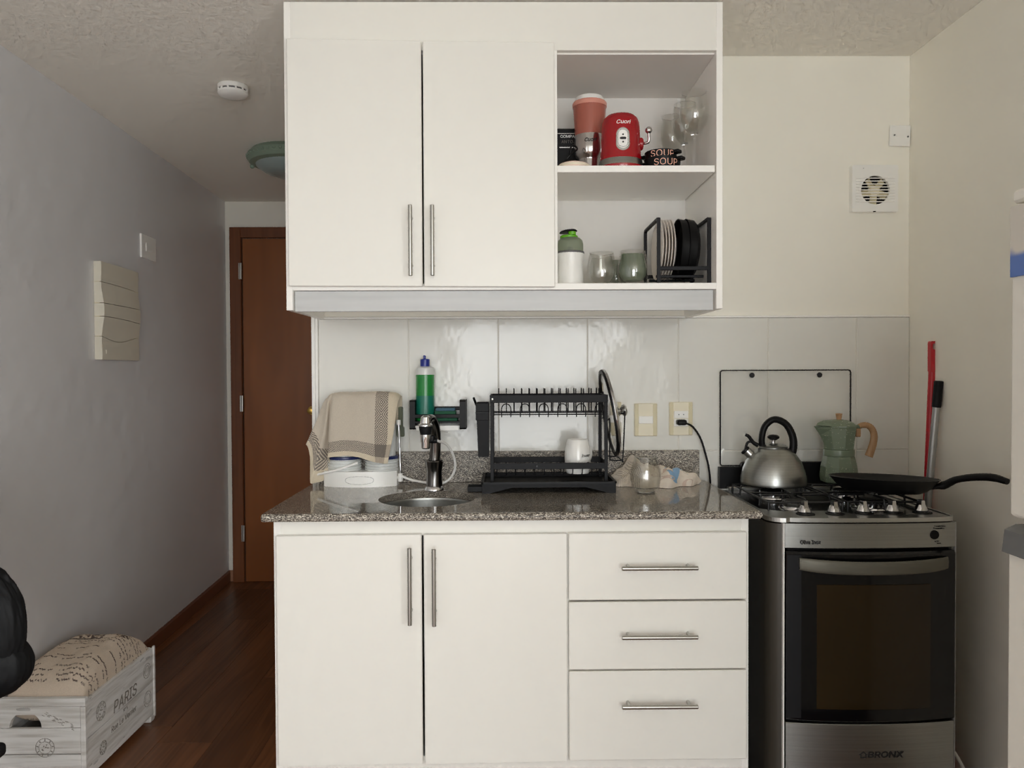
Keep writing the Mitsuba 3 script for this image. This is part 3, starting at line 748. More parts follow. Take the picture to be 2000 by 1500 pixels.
hk = [(rb, -0.215, 1.148), (rb + 0.006, -0.215, 1.150), (rb + 0.010, -0.215, 1.146), (rb + 0.010, -0.215, 1.04), (rb + 0.014, -0.215, 1.026), (rb + 0.046, -0.215, 1.025), (rb + 0.050, -0.215, 1.030), (rb + 0.058, -0.205, 1.164), (rb + 0.056, -0.195, 1.168), (rb + 0.046, -0.185, 1.166)]
part(rk, 'side_hook', tube(curve(hk, 50), 0.0019, 8), 'm_rack', label='wire holder on the right side')
hk2 = [(p[0], -0.105, p[2]) for p in hk[:6]] + [(rb + 0.050, -0.105, 1.030), (rb + 0.052, -0.105, 1.10)]
part(rk, 'side_hook', tube(curve(hk2, 40), 0.0019, 8), 'm_rack', label='wire holder on the right side')
part(rk, 'side_hook', tube([(rb + 0.047, -0.215, 1.0255), (rb + 0.047, -0.105, 1.0255)], 0.0019, 8), 'm_rack')
ch = thing('cutlery_holder', 'tall black plastic cutlery holder hung on the left of the dish rack', 'cutlery holder')
chm = trimesh.convex.convex_hull(np.array([(x, y, 1.036) for x in (-0.080, -0.0475) for y in (-0.205, -0.115)] + [(x, y, 1.158) for x in (-0.0845, -0.0465) for y in (-0.210, -0.110)]))
chu = cat([cbox(-0.0870, -0.0465, -0.212, -0.208, 1.150, 1.203, 0.001), cbox(-0.0870, -0.0465, -0.112, -0.108, 1.150, 1.203, 0.001), cbox(-0.0870, -0.0840, -0.212, -0.108, 1.150, 1.203, 0.001), cbox(-0.0495, -0.0465, -0.212, -0.108, 1.150, 1.203, 0.001)])
part(ch, 'body', chm, 'm_black_matte', smooth=False)
part(ch, 'collar', chu, 'm_black_matte', smooth=False)
part(ch, 'band', cbox(-0.0880, -0.0460, -0.2135, -0.1065, 1.1705, 1.1765, 0.001), 'm_black', smooth=False)
single('utensil_handle', tube(curve([(-0.078, -0.165, 1.165), (-0.0865, -0.178, 1.196), (-0.0940, -0.19, 1.219)], 12), np.array([0.0028] * 6 + [0.0034] * 6), 10), 'm_black', 'slim dark handle leaning out of the cutlery holder', 'utensil')

mg = thing('mug', 'white barrel-shaped mug turned upside down in the dish rack', 'mug')
mx, my = 0.232, -0.160
part(mg, 'cup', lathe([(0.031, 0.9795), (0.0345, 0.9795), (0.037, 0.985), (0.0405, 1.010), (0.0415, 1.030), (0.040, 1.052), (0.034, 1.079), (0.0315, 1.085), (0.030, 1.086), (0.028, 1.082), (0, 1.082), (0, 1.076), (0.031, 1.076), (0.0365, 1.052), (0.038, 1.030), (0.037, 1.010), (0.0335, 0.985), (0.031, 0.9795)], 48, (mx, my, 0)), 'm_white_gloss')
part(mg, 'handle', tube(curve([(mx + 0.026, my + 0.030, 1.062), (mx + 0.040, my + 0.044, 1.058), (mx + 0.047, my + 0.050, 1.035), (mx + 0.040, my + 0.045, 1.012), (mx + 0.028, my + 0.030, 1.008)], 24), 0.0052, 12), 'm_white_gloss')
part(mg, 'print', round_text('Jamoj', 0.0085, (mx, my), 0.0418, 1.040, 0.62, slant=0.2, flip=True), 'm_ink', smooth=False)
part(mg, 'print', tube([(mx + 0.0422 * math.sin(a), my - 0.0422 * math.cos(a), 1.008 + 0.008 * math.sin((a - 0.45) / 0.62 * math.pi)) for a in np.linspace(0.45, 1.07, 14)], 0.0012, 6), 'm_ink')

# glass lid leaning at the right of the rack
ld_ = thing('pot_lid', 'round glass pot lid with steel rim leaning at the right end of the dish rack', 'pot lid')
LR = 0.138
rim = lathe([(LR - 0.008, -0.002), (LR + 0.001, -0.002), (LR + 0.0025, 0.001), (LR + 0.001, 0.0055), (LR - 0.007, 0.0065), (LR - 0.010, 0.002), (LR - 0.008, -0.002)], 64)
gasket = lathe([(LR - 0.012, -0.0075), (LR - 0.001, -0.0075), (LR, -0.005), (LR, -0.0022), (LR - 0.012, -0.0022), (LR - 0.013, -0.005), (LR - 0.012, -0.0075)], 64)
dome = lathe([(LR - 0.005, 0.001), (LR * 0.85, 0.009), (LR * 0.6, 0.018), (LR * 0.3, 0.024), (0.0, 0.026)], 56)
knob = lathe([(0, 0.024), (0.010, 0.025), (0.008, 0.034), (0.017, 0.042), (0.019, 0.048), (0.012, 0.054), (0, 0.055)], 28)
knob_base = lathe([(0, 0.020), (0.014, 0.0205), (0.014, 0.0262), (0, 0.027)], 24)
A = trimesh.transformations.concatenate_matrices(trimesh.transformations.translation_matrix((0.3335, -0.16, 1.169)), trimesh.transformations.rotation_matrix(math.radians(90 - 9.5), (0, 1, 0)))
for nm, me, mt in (('rim', rim, 'm_chrome'), ('gasket', gasket, 'm_black'), ('glass', dome, 'm_pane'), ('knob', knob, 'm_steel'), ('knob_base', knob_base, 'm_black')):
    part(ld_, nm, me.apply_transform(A), mt)

# tumbler and crumpled cloth
def shell(profile, t):
    """Closed drinking glass: outer profile from the bottom centre to the rim, wall of thickness t inside."""
    P = np.array(profile); out = [(0, P[0, 1])] + [tuple(p) for p in P]
    inner = []
    tg_ = np.gradient(P, axis=0); nn = np.stack([-tg_[:, 1], tg_[:, 0]], 1); nn /= np.linalg.norm(nn, axis=1, keepdims=True)
    for p, n in list(zip(P, nn))[::-1]:
        q = p + n * t
        inner.append((max(q[0], 0.0), q[1]))
    inner = [q for q in inner if q[1] > P[0, 1] + t * 0.9]
    return out + inner + [(0, P[0, 1] + t * 2.2)]


def thin_glass(name, label, category, prof, c, group=None):
    """A drinking glass of thin clear sheet with a solid rim and a thick bottom."""
    t = thing(name, label, category, group)
    part(t, 'bowl', lathe(prof, 56, c), 'm_drink')
    r, z = prof[-1]
    a = np.linspace(0, 2 * np.pi, 49)[:-1]
    part(t, 'rim', tube(np.stack([c[0] + r * np.cos(a), c[1] + r * np.sin(a), c[2] + z + 0 * a], 1), 0.0012, 8, closed=True), 'm_glass')
    return t


tb = thin_glass('tumbler', 'rounded stemless glass tumbler on the worktop in front of the crumpled cloth', 'glass', [(0.0, 0.9375), (0.026, 0.9375), (0.038, 0.946), (0.0445, 0.963), (0.0462, 0.980), (0.0445, 1.000), (0.039, 1.022), (0.0345, 1.036), (0.0335, 1.041)], (0.428, -0.262, 0))
part(tb, 'bottom', lathe([(0, 0.9326), (0.024, 0.9326), (0.0285, 0.935), (0.030, 0.9375), (0.022, 0.9372), (0, 0.9368)], 48, (0.428, -0.262, 0)), 'm_glass')


def rag():
    U, V = np.meshgrid(np.linspace(0, 1, 90), np.linspace(0, 1, 56))
    # u along x, v from front edge to back; a low heap with folds, thin at the ends
    x = 0.335 + 0.295 * U + 0.012 * np.sin(V * 6)
    yf = -0.115 - 0.075 * np.sin(np.pi * np.clip(U * 1.05, 0, 1)) ** 0.8 - 0.012 * np.sin(U * 23)
    y = yf + V * 0.16 * (0.55 + 0.45 * np.sin(np.pi * U))
    y = np.minimum(y, -0.034)
    prof = np.interp(U, [0, 0.10, 0.22, 0.36, 0.5, 0.62, 0.75, 0.88, 0.95, 1.0], [0.006, 0.030, 0.052, 0.066, 0.060, 0.055, 0.047, 0.038, 0.028, 0.008])
    w = np.clip(np.sin(np.pi * np.clip(V, 0, 1)) * 1.3, 0, 1) ** 0.55
    f = meshkit.fbm(np.stack([U * 6, V * 4, 0 * U], -1), 3, 11) - 0.5
    f2 = np.abs(meshkit.noise(np.stack([U * 9 + V * 3, V * 3.2 - U * 4, 0 * U], -1), 21) - 0.5)
    z = 0.9335 + prof * w * (0.78 + 0.55 * f + 0.7 * f2)
    z = np.maximum(z, 0.9335)
    # the standing fold behind the tumbler
    bump_ = np.exp(-((U - 0.30) / 0.055) ** 2 - ((V - 0.72) / 0.16) ** 2)
    z += 0.034 * bump_
    return np.stack([x, y, z], -1)


rm, ruv = sheet(rag()[::-1], 0.0014, np.stack(np.meshgrid(np.linspace(0, 1, 90), np.linspace(1, 0, 56)), -1))
single('dish_cloth', rm, 'm_rag', 'crumpled off-white dish cloth with stripes and a blue print on the worktop', 'cloth', smooth=True, uv=ruv)

# ------------------------------------------------------------------ sockets, plug and cord
def outlet(x0, x1, z0, z1, label, holes):
    t = thing('wall_socket', label, 'wall plate')
    yb = -0.0075
    part(t, 'plate', cbox(x0, x1, yb - 0.008, yb, z0, z1, 0.002), 'm_cream', smooth=False)
    part(t, 'side_strip', cbox(x0 + 0.002, x0 + 0.014, yb - 0.0092, yb - 0.0075, z0 + 0.002, z1 - 0.002, 0.0006), 'm_cream_dark', smooth=False)
    part(t, 'side_strip', cbox(x1 - 0.014, x1 - 0.002, yb - 0.0092, yb - 0.0075, z0 + 0.002, z1 - 0.002, 0.0006), 'm_cream_dark', smooth=False)
    for h in holes:
        part(t, 'module', cbox((x0 + x1) / 2 - 0.024, (x0 + x1) / 2 + 0.024, yb - 0.0108, yb - 0.0075, h - 0.0125, h + 0.0125, 0.001), 'm_white', smooth=False)
    return t


outlet(0.355, 0.393, 1.083, 1.196, 'cream wall plate half hidden behind the glass pot lid', (1.140,))
outlet(0.436, 0.513, 1.081, 1.191, 'cream wall plate with a single blank module and nothing plugged in', (1.136,))
so = outlet(0.553, 0.632, 1.083, 1.195, 'cream double wall socket with a black plug in it', (1.153, 1.126))
for dx in (-0.008, 0.008): part(so, 'pin_hole', cyl(0.002, (0.5925 + dx, -0.0185, 1.153), (0.5925 + dx, -0.0178, 1.153), 10), 'm_dark_grey')
pg = thing('power_plug', 'black plug and cord running from the double socket down behind the stove', 'plug')
part(pg, 'head', cat([rbox(0.574, 0.606, -0.048, -0.018, 1.119, 1.137, 0.007)]), 'm_black')
cord = curve([(0.604, -0.036, 1.126), (0.628, -0.036, 1.112), (0.652, -0.037, 1.075), (0.668, -0.037, 1.025), (0.680, -0.036, 0.975), (0.687, -0.030, 0.915), (0.690, -0.022, 0.80), (0.690, -0.02, 0.45)], 50)
part(pg, 'cord', tube(cord, 0.0032, 10), 'm_black')

# ------------------------------------------------------------------ stove
st = thing('stove', 'stainless steel gas stove with black glass oven door beside the base cupboard', 'stove')
s0, s1, sm = 0.706, 1.207, 0.748          # left edge of the cooktop, right edge, left edge of the front panels


def front_y(x, bulge=0.014):
    t = (x - (sm + s1) / 2) / ((s1 - sm) / 2)
    return -0.540 - bulge * (1 - abs(t) ** 2.2)


def bowed(x0, x1, z0, z1, off=0.0, th=0.012, bulge=0.014, n=28, corner=0.0, c=0.0012):
    """A panel that follows the bowed front of the stove, rounded at the corners in elevation."""
    xs = np.linspace(x0, x1, n)
    rows = []
    prof = [(z0, c), (z0 + c, 0.0), (z1 - c, 0.0), (z1, c)]
    V, F = [], []
    for x in xs:
        y = front_y(x, bulge) - off
        for z, r in prof: V.append((x, y + r, z))
        for z, r in prof: V.append((x, y + th, z))
    k = 8
    for i in range(n - 1):
        a, b = i * k, (i + 1) * k
        for j in range(3): F += [(a + j, b + j, b + j + 1), (a + j, b + j + 1, a + j + 1), (a + 4 + j, b + 5 + j, b + 4 + j), (a + 4 + j, a + 5 + j, b + 5 + j)]
        F += [(a + 0, a + 4, b + 4), (a + 0, b + 4, b + 0), (a + 3, b + 3, b + 7), (a + 3, b + 7, a + 7)]
    for a, s in ((0, 1), ((n - 1) * k, -1)):
        for j in range(3):
            q = [(a + j, a + j + 1, a + 5 + j), (a + j, a + 5 + j, a + 4 + j)]
            F += q if s > 0 else [t[::-1] for t in q]
    m = trimesh.Trimesh(np.array(V), np.array(F), process=False)
    if m.volume < 0: m.invert()
    return m


part(st, 'side_panel', cbox(0.708, 0.714, -0.495, -0.045, 0.03, 0.885, 0.001), 'm_stove_side', smooth=False, label='dark painted side panel')
part(st, 'side_panel', cbox(1.198, 1.204, -0.53, -0.045, 0.03, 0.885, 0.001), 'm_stove_side', smooth=False, label='dark painted side panel')
part(st, 'back_panel', cbox(0.712, 1.2, -0.05, -0.042, 0.03, 0.88, 0.001), 'm_stove_side', smooth=False)
cp = [(0.708, -0.46)] + [(0.748 - 0.040 * math.cos(a), -0.495 - 0.040 * math.sin(a)) for a in np.linspace(0.0, 1.45, 14)] + [(0.746, -0.52), (0.735, -0.46)]
part(st, 'corner_post', prism(Polygon(cp).buffer(0), 0.86, 'xy', 0.03), 'm_post', smooth=40, label='rounded dark steel corner post')
part(st, 'corner_strip', cbox(0.7435, 0.7475, -0.5445, -0.53, 0.03, 0.893, 0.0008), 'm_white', smooth=False, label='thin pale corner strip')
part(st, 'corner_strip', cbox(1.2065, 1.2095, -0.5425, -0.53, 0.03, 0.893, 0.0008), 'm_grey_plastic', smooth=False)
part(st, 'inner_box', cbox(0.76, 1.196, -0.525, -0.06, 0.04, 0.885, 0.001), 'm_black', smooth=False)
fas = part(st, 'control_fascia', bowed(sm + 0.001, s1 - 0.001, 0.826, 0.893, 0.002), 'm_brushed', smooth=30, label='brushed steel fascia')
part(fas, 'button', cyl(0.0118, (1.146, front_y(1.146) - 0.002, 0.8605), (1.146, front_y(1.146) - 0.0055, 0.8605), 24, 0.001), 'm_black')
part(fas, 'lettering', flat_text('Oliva Inox', 0.0098, (0.8135, front_y(0.842) - 0.0025, 0.8385), (1, 0, 0), (0, 0, 1), depth=0.0014, bold=True, stretch=0.84), 'm_ink', smooth=False)
part(fas, 'lettering', cat([flat_text('Acendimento', 0.0036, (1.161, front_y(1.161) - 0.0026, 0.8815), (1, 0, 0), (0, 0, 1), 0.001), flat_text('Automático', 0.0036, (1.160, front_y(1.160) - 0.0026, 0.8755), (1, 0, 0), (0, 0, 1), 0.001), cyl(0.0016, (1.1445, front_y(1.1445) - 0.0015, 0.8785), (1.1445, front_y(1.1445) - 0.003, 0.8785), 12), flat_text('luz', 0.0034, (1.156, front_y(1.156) - 0.0026, 0.842), (1, 0, 0), (0, 0, 1), 0.001), flat_text('forno', 0.0034, (1.159, front_y(1.159) - 0.0026, 0.836), (1, 0, 0), (0, 0, 1), 0.001), cyl(0.0016, (1.149, front_y(1.149) - 0.0015, 0.8425), (1.149, front_y(1.149) - 0.003, 0.8425), 12)]), 'm_ink', smooth=False)
od = part(st, 'oven_door', bowed(sm + 0.003, s1 - 0.003, 0.3615, 0.8175, 0.006, 0.022, 0.020, c=0.006), 'm_black_gloss', smooth=40, label='black glass oven door')
part(od, 'window', bowed(0.828, 1.132, 0.399, 0.732, 0.0072, 0.010, 0.020, c=0.0008), 'm_oven_glass', smooth=30, label='brown tinted oven window')
part(od, 'edge_strip', bowed(sm + 0.004, sm + 0.040, 0.372, 0.811, 0.0085, 0.010, 0.020, c=0.002), 'm_black_matte', smooth=30)
hb = []
xs = np.linspace(0.781, 1.178, 33)
V, Fh = [], []
for i, x in enumerate(xs):
    t = (x - 0.9795) / 0.1985
    zc = 0.7955 - 0.0080 * (1 - t * t)
    h = 0.0180 * (1 - 0.10 * abs(t) ** 8)
    y = front_y(x, 0.020) - 0.011 - 0.012 * (1 - abs(t) ** 6)
    for a in np.linspace(0, 2 * np.pi, 16, endpoint=False):
        V.append((x, y - 0.006 * math.cos(a), zc - 0.008 + h * np.sign(math.sin(a)) * abs(math.sin(a)) ** 0.6))
for i in range(32):
    for j in range(16):
        a, b = i * 16 + j, i * 16 + (j + 1) % 16
        Fh += [(a, b, b + 16), (a, b + 16, a + 16)]
hm = trimesh.Trimesh(np.array(V), np.array(Fh), process=False); hm.fill_holes()
if hm.volume < 0: hm.invert()
hm = cat([hm, cbox(0.782, 0.800, front_y(0.79, 0.02) - 0.018, front_y(0.79, 0.02) - 0.004, 0.775, 0.800, 0.003), cbox(1.158, 1.177, front_y(1.17, 0.02) - 0.018, front_y(1.17, 0.02) - 0.004, 0.775, 0.800, 0.003)])
part(od, 'handle', hm, 'm_pewter', smooth=50, label='bowed pewter door handle')
lp = part(st, 'drawer_panel', bowed(sm + 0.003, s1 - 0.003, 0.060, 0.3575, 0.004, 0.014, 0.018, c=0.002), 'm_brushed', smooth=30, label='brushed steel drawer panel')
yl = front_y(0.999, 0.018) - 0.0044
house = [(0.0, 0.0), (0.0, 0.009), (-0.004, 0.009), (0.008, 0.018), (0.020, 0.009), (0.016, 0.009), (0.016, 0.0)]
hp = Polygon(house).buffer(0)
part(lp, 'lettering', cat([flat_text('BRONX', 0.0152, (1.0105, yl, 0.2695), (1, 0, 0), (0, 0, 1), 0.0012, bold=True, slant=0.18, stretch=1.32), prism(Polygon([(0.944 + x, 0.268 + z) for x, z in house]).difference(Polygon([(0.944 + x, 0.268 + z) for x, z in house]).buffer(-0.0024)), 0.0013, 'xz', yl - 0.001)]), 'm_ink', smooth=False)
# cooktop: pressed steel tray with a dark sunk pan
TOPZ = 0.905
op = Polygon([(s0, -0.04), (s0, -0.50)] + [(s0 + 0.045 - 0.045 * math.cos(a), -0.505 - 0.048 * math.sin(a)) for a in np.linspace(0, 1.5, 10)] + [(x, front_y(x) - 0.006) for x in np.linspace(0.76, 1.18, 18)] + [(s1 + 0.002 - 0.030 + 0.030 * math.sin(a), -0.522 - 0.026 * math.cos(a)) for a in np.linspace(0.05, 1.55, 8)] + [(s1 + 0.002, -0.04)]).buffer(0)
pan_p = Polygon([(0.730, -0.075), (0.730, -0.395), (0.775, -0.435), (0.93, -0.435), (0.965, -0.495), (1.165, -0.498), (1.182, -0.47), (1.182, -0.075)]).buffer(-0.006).buffer(0.006, 4)
part(st, 'cooktop', prism(op.difference(pan_p), 0.009, 'xy', 0.8965), 'm_steel', smooth=False, label='pressed steel cooktop')
part(st, 'cooktop_lip', prism(op.difference(op.buffer(-0.007)), 0.003, 'xy', 0.9050), 'm_steel', smooth=False)
part(st, 'cooktop_pan', prism(pan_p.buffer(0.003), 0.004, 'xy', 0.8935), 'm_enamel', smooth=False, label='sunk black enamel pan')
part(st, 'rear_strip', cbox(0.735, 1.18, -0.074, -0.045, 0.905, 0.918, 0.003), 'm_steel', smooth=False)
# hinge cover and lid
hc = [(0.716, 0.906), (0.716, 0.978), (0.786, 0.978), (0.790, 0.990), (0.797, 0.994), (1.085, 0.994), (1.092, 0.990), (1.096, 0.978), (1.166, 0.978), (1.166, 0.906)]
part(st, 'hinge_cover', prism(hc, 0.022, 'xz', -0.040), 'm_black', smooth=False, label='black plastic lid hinge cover')
lidp = rrect(0.720, 1.160, 0.980, 1.3015, 0.010)
gl = part(st, 'glass_lid', prism(lidp, 0.004, 'xz', -0.0250), 'm_pane', smooth=False, label='clear glass lid folded up against the tiles')
part(gl, 'edge', prism(lidp.difference(lidp.buffer(-0.0034)), 0.005, 'xz', -0.0255), 'm_black', smooth=False, label='dark glass edge')
for x in (0.8265, 1.0525): part(gl, 'rubber_foot', cyl(0.0085, (x, -0.0252, 1.2835), (x, -0.031, 1.2835), 24, 0.002), 'm_rubber', label='round black rubber stop')
# burners
for bx_, by2, r in ((0.850, -0.345, 0.034), (1.075, -0.345, 0.046), (0.850, -0.160, 0.040), (1.075, -0.160, 0.034)):
    b = part(st, 'burner', lathe([(0, 0.8975), (r + 0.012, 0.8975), (r + 0.010, 0.902), (r, 0.904), (r, 0.913), (r - 0.003, 0.915), (0, 0.915)], 40, (bx_, by2, 0)), 'm_chrome', label='chrome burner')
    teeth = []
    for k in range(28):
        a = 2 * np.pi * k / 28
        teeth.append(cbox(-0.0018, 0.0018, -0.003, 0.003, 0, 0.0065, 0.0003).apply_transform(trimesh.transformations.rotation_matrix(a, (0, 0, 1))).apply_translation((bx_ + (r - 0.002) * math.sin(a), by2 - (r - 0.002) * math.cos(a), 0.9135)))
    part(b, 'flame_ring', cat(teeth), 'm_chrome', smooth=False)
    part(b, 'cap', lathe([(0, 0.914), (r - 0.006, 0.9145), (r - 0.003, 0.9205), (r - 0.006, 0.9225), (0, 0.9235)], 40, (bx_, by2, 0)), 'm_iron')
# pan supports: two bent wire grates, each with two rails and bent fingers
GZ = 0.9395
for gx0, gx1 in ((0.745, 0.955), (0.970, 1.175)):
    wires = [tube(curve(p, 20), 0.0032, 8) for p in ()]
    g = part(st, 'grate', tube(np.array([(gx0, -0.085, GZ - 0.012), (gx1, -0.085, GZ - 0.012), (gx1, -0.425, GZ - 0.012), (gx0, -0.425, GZ - 0.012)]), 0.0034, 8, closed=True), 'm_iron', label='black wire pan support')
    cxm = (gx0 + gx1) / 2
    for y in (-0.425, -0.253, -0.085):
        part(g, 'wire', tube([(gx0, y, GZ - 0.012), (gx1, y, GZ - 0.012)], 0.003, 8), 'm_iron')
    for x, y in ((gx0, -0.085), (gx1, -0.085), (gx0, -0.425), (gx1, -0.425)):
        part(g, 'foot', tube([(x, y, GZ - 0.012), (x, y, 0.8978)], 0.003, 8), 'm_iron')
    for cy in (-0.345, -0.160):
        for dx, dy in ((1, 0), (-1, 0), (0, 1), (0, -1)):
            x_out = cxm + dx * (gx1 - gx0) / 2; y_out = cy + dy * 0.084
            fing = [(x_out, y_out, 0.905), (x_out - dx * 0.004, y_out - dy * 0.004, GZ - 0.010), (x_out - dx * 0.012, y_out - dy * 0.012, GZ - 0.0032), (cxm + dx * 0.022, cy + dy * 0.022, GZ - 0.0032)]
            part(g, 'finger', tube(curve(fing, 14), 0.0029, 8), 'm_iron')
# knobs
for i, (kx, ky) in enumerate(((0.826, -0.478), (0.908, -0.478), (0.991, -0.472), (1.073, -0.470), (1.154, -0.468))):
    k = part(st, 'knob', lathe([(0, 0.909), (0.0170, 0.909), (0.0180, 0.912), (0.0155, 0.919), (0.0115, 0.928), (0, 0.929)], 32, (kx, ky, 0)), 'm_chrome', label='chrome control knob')
    part(k, 'grip', trimesh.convex.convex_hull(np.array([(kx + sx * 0.0065, ky + sy * 0.015, 0.914) for sx in (-1, 1) for sy in (-1, 1)] + [(kx + sx * 0.0045, ky + sy * 0.011, 0.940) for sx in (-1, 1) for sy in (-1, 1)])), 'm_chrome', smooth=False)
    part(k, 'base_disc', lathe([(0, 0.905), (0.0255, 0.9052), (0.0245, 0.9080), (0.012, 0.9095), (0, 0.9095)], 32, (kx, ky - 0.007, 0)), 'm_black', label='black disc under the knob')
for x, y in ((0.73, -0.46), (1.19, -0.46), (0.73, -0.08), (1.19, -0.08)):
    part(st, 'foot', lathe([(0, 0), (0.018, 0), (0.018, 0.006), (0.010, 0.012), (0.010, 0.04), (0, 0.04)], 20, (x, y, 0)), 'm_black')

# ------------------------------------------------------------------ kettle, moka pot, pan
ke = thing('kettle', 'brushed steel dome kettle with black arched handle on the left rear burner', 'kettle')
kx, ky, kz = 0.851, -0.162, GZ
part(ke, 'body', lathe([(0, 0), (0.094, 0), (0.0995, 0.003), (0.1005, 0.009), (0.099, 0.026), (0.094, 0.048), (0.084, 0.074), (0.068, 0.097), (0.050, 0.112), (0.042, 0.116), (0.042, 0.119), (0, 0.119)], 72, (kx, ky, kz)), 'm_brushed')
part(ke, 'lid', lathe([(0, 0.117), (0.043, 0.1175), (0.044, 0.1205), (0.032, 0.127), (0.012, 0.131), (0, 0.1315)], 48, (kx, ky, kz)), 'm_brushed')
part(ke, 'lid_knob', lathe([(0, 0.141), (0.010, 0.141), (0.0175, 0.146), (0.0185, 0.151), (0.013, 0.156), (0, 0.158)], 28, (kx, ky, kz)), 'm_black')
part(ke, 'knob_stem', lathe([(0, 0.129), (0.0068, 0.130), (0.0058, 0.136), (0.0072, 0.1415), (0, 0.142)], 20, (kx, ky, kz)), 'm_chrome')
hd = curve([(kx - 0.034, ky + 0.004, kz + 0.115), (kx - 0.0365, ky, kz + 0.150), (kx - 0.026, ky - 0.002, kz + 0.186), (kx + 0.002, ky - 0.004, kz + 0.2055), (kx + 0.036, ky - 0.006, kz + 0.192), (kx + 0.056, ky - 0.008, kz + 0.158), (kx + 0.060, ky - 0.010, kz + 0.122), (kx + 0.051, ky - 0.012, kz + 0.086)], 44)
tgt = np.gradient(hd, axis=0); tgt /= np.linalg.norm(tgt, axis=1, keepdims=True)
V, Fk = [], []
for i, (p, t) in enumerate(zip(hd, tgt)):
    n = np.cross(t, [0, 1, 0]); n /= np.linalg.norm(n)
    s = 0.0095 + 0.0035 * i / 43
    for a in np.linspace(0, 2 * np.pi, 14, endpoint=False): V.append(p + n * s * math.cos(a) * 0.95 + np.array([0, 1, 0]) * 0.012 * math.sin(a))
for i in range(43):
    for j in range(14):
        a, b = i * 14 + j, i * 14 + (j + 1) % 14
        Fk += [(a, b, b + 14), (a, b + 14, a + 14)]
V += [hd[0], hd[-1]]
for j in range(14): Fk += [(616, (j + 1) % 14, j), (617, 43 * 14 + j, 43 * 14 + (j + 1) % 14)]
km = trimesh.Trimesh(np.array(V), np.array(Fk), process=False)
if km.volume < 0: km.invert()
part(ke, 'handle', km, 'm_black', smooth=50, label='arched black handle')
part(ke, 'spout', cat([cyl(0.0145, (kx - 0.056, ky + 0.01, kz + 0.082), (kx - 0.083, ky + 0.016, kz + 0.108), 24, 0.002)]), 'm_steel', label='short steel spout')
part(ke, 'whistle', cat([tube(curve([(kx - 0.045, ky + 0.008, kz + 0.122), (kx - 0.060, ky + 0.012, kz + 0.132), (kx - 0.074, ky + 0.014, kz + 0.151), (kx - 0.084, ky + 0.015, kz + 0.156)], 14), np.linspace(0.007, 0.0045, 14), 10), cyl(0.0155, (kx - 0.080, ky + 0.015, kz + 0.103), (kx - 0.086, ky + 0.017, kz + 0.110), 22, 0.002), tube(curve([(kx - 0.084, ky + 0.015, kz + 0.110), (kx - 0.078, ky + 0.014, kz + 0.130), (kx - 0.066, ky + 0.012, kz + 0.136)], 10), 0.004, 8)]), 'm_black', label='black whistle lever')

mo = thing('moka_pot', 'speckled sage green moka pot with wooden handle on the right rear burner', 'coffee pot')
ox, oy, oz = 1.0765, -0.122, GZ


def octa(prof, n=8, spout=None, rot=math.pi / 8, c=(ox, oy, oz)):
    """Faceted pot: rings of n corners through the profile."""
    V, F = [], []
    for r, z in prof:
        for k in range(n):
            a = rot + 2 * np.pi * k / n
            V.append((r * math.cos(a), r * math.sin(a), z))
    for i in range(len(prof) - 1):
        for j in range(n):
            a, b = i * n + j, i * n + (j + 1) % n
            F += [(a, b, b + n), (a, b + n, a + n)]
    b0, b1 = len(V), len(V) + 1
    V += [(0, 0, prof[0][1]), (0, 0, prof[-1][1])]
    for j in range(n):
        F += [(b0, (j + 1) % n, j), (b1, (len(prof) - 1) * n + j, (len(prof) - 1) * n + (j + 1) % n)]
    V = np.array(V)
    if spout:
        z0, z1, amt = spout
        for i, (x, y, z) in enumerate(V):
            if x < -0.02 and z > z0:
                t = min(1, (z - z0) / (z1 - z0)); w = max(0, 1 - abs(y) / 0.045)
                V[i, 0] -= amt * t ** 1.6 * w
    m = trimesh.Trimesh(V + np.array(c), np.array(F), process=False)
    if m.volume < 0: m.invert()
    return m


part(mo, 'boiler', octa([(0.050, 0.0), (0.055, 0.003), (0.0575, 0.02), (0.055, 0.05), (0.0485, 0.079), (0.0465, 0.085)]), 'm_sage', smooth=False)
part(mo, 'collar', lathe([(0.040, 0.085), (0.0465, 0.0855), (0.0475, 0.088), (0.0475, 0.103), (0.0465, 0.106), (0.040, 0.1065), (0.040, 0.085)], 48, (ox, oy, oz)), 'm_sage_plain')
part(mo, 'jug', octa([(0.044, 0.106), (0.0465, 0.108), (0.0485, 0.125), (0.0515, 0.150), (0.0545, 0.174), (0.0560, 0.180)], spout=(0.120, 0.180, 0.026), rot=0.0), 'm_sage', smooth=False)
part(mo, 'lid', octa([(0.0565, 0.180), (0.0565, 0.183), (0.046, 0.191), (0.030, 0.1985), (0.012, 0.2015)], spout=(0.1795, 0.1835, 0.022), rot=0.0), 'm_sage', smooth=False)
part(mo, 'lid_knob', lathe([(0, 0.200), (0.0075, 0.2005), (0.0082, 0.208), (0.0105, 0.219), (0.009, 0.221), (0, 0.2215)], 20, (ox, oy, oz)), 'm_blond')
part(mo, 'hinge', cbox(ox + 0.054, ox + 0.073, oy - 0.007, oy + 0.007, oz + 0.172, oz + 0.184, 0.002), 'm_sage_plain', smooth=False)
hw = np.array([(0.064, 0.178), (0.078, 0.183), (0.094, 0.181), (0.107, 0.170), (0.1135, 0.150), (0.111, 0.125), (0.104, 0.102), (0.0965, 0.082)])
hp3 = curve([(ox + a, oy, oz + b) for a, b in hw], 40)
tgt = np.gradient(hp3, axis=0); tgt /= np.linalg.norm(tgt, axis=1, keepdims=True)
V, Fk = [], []
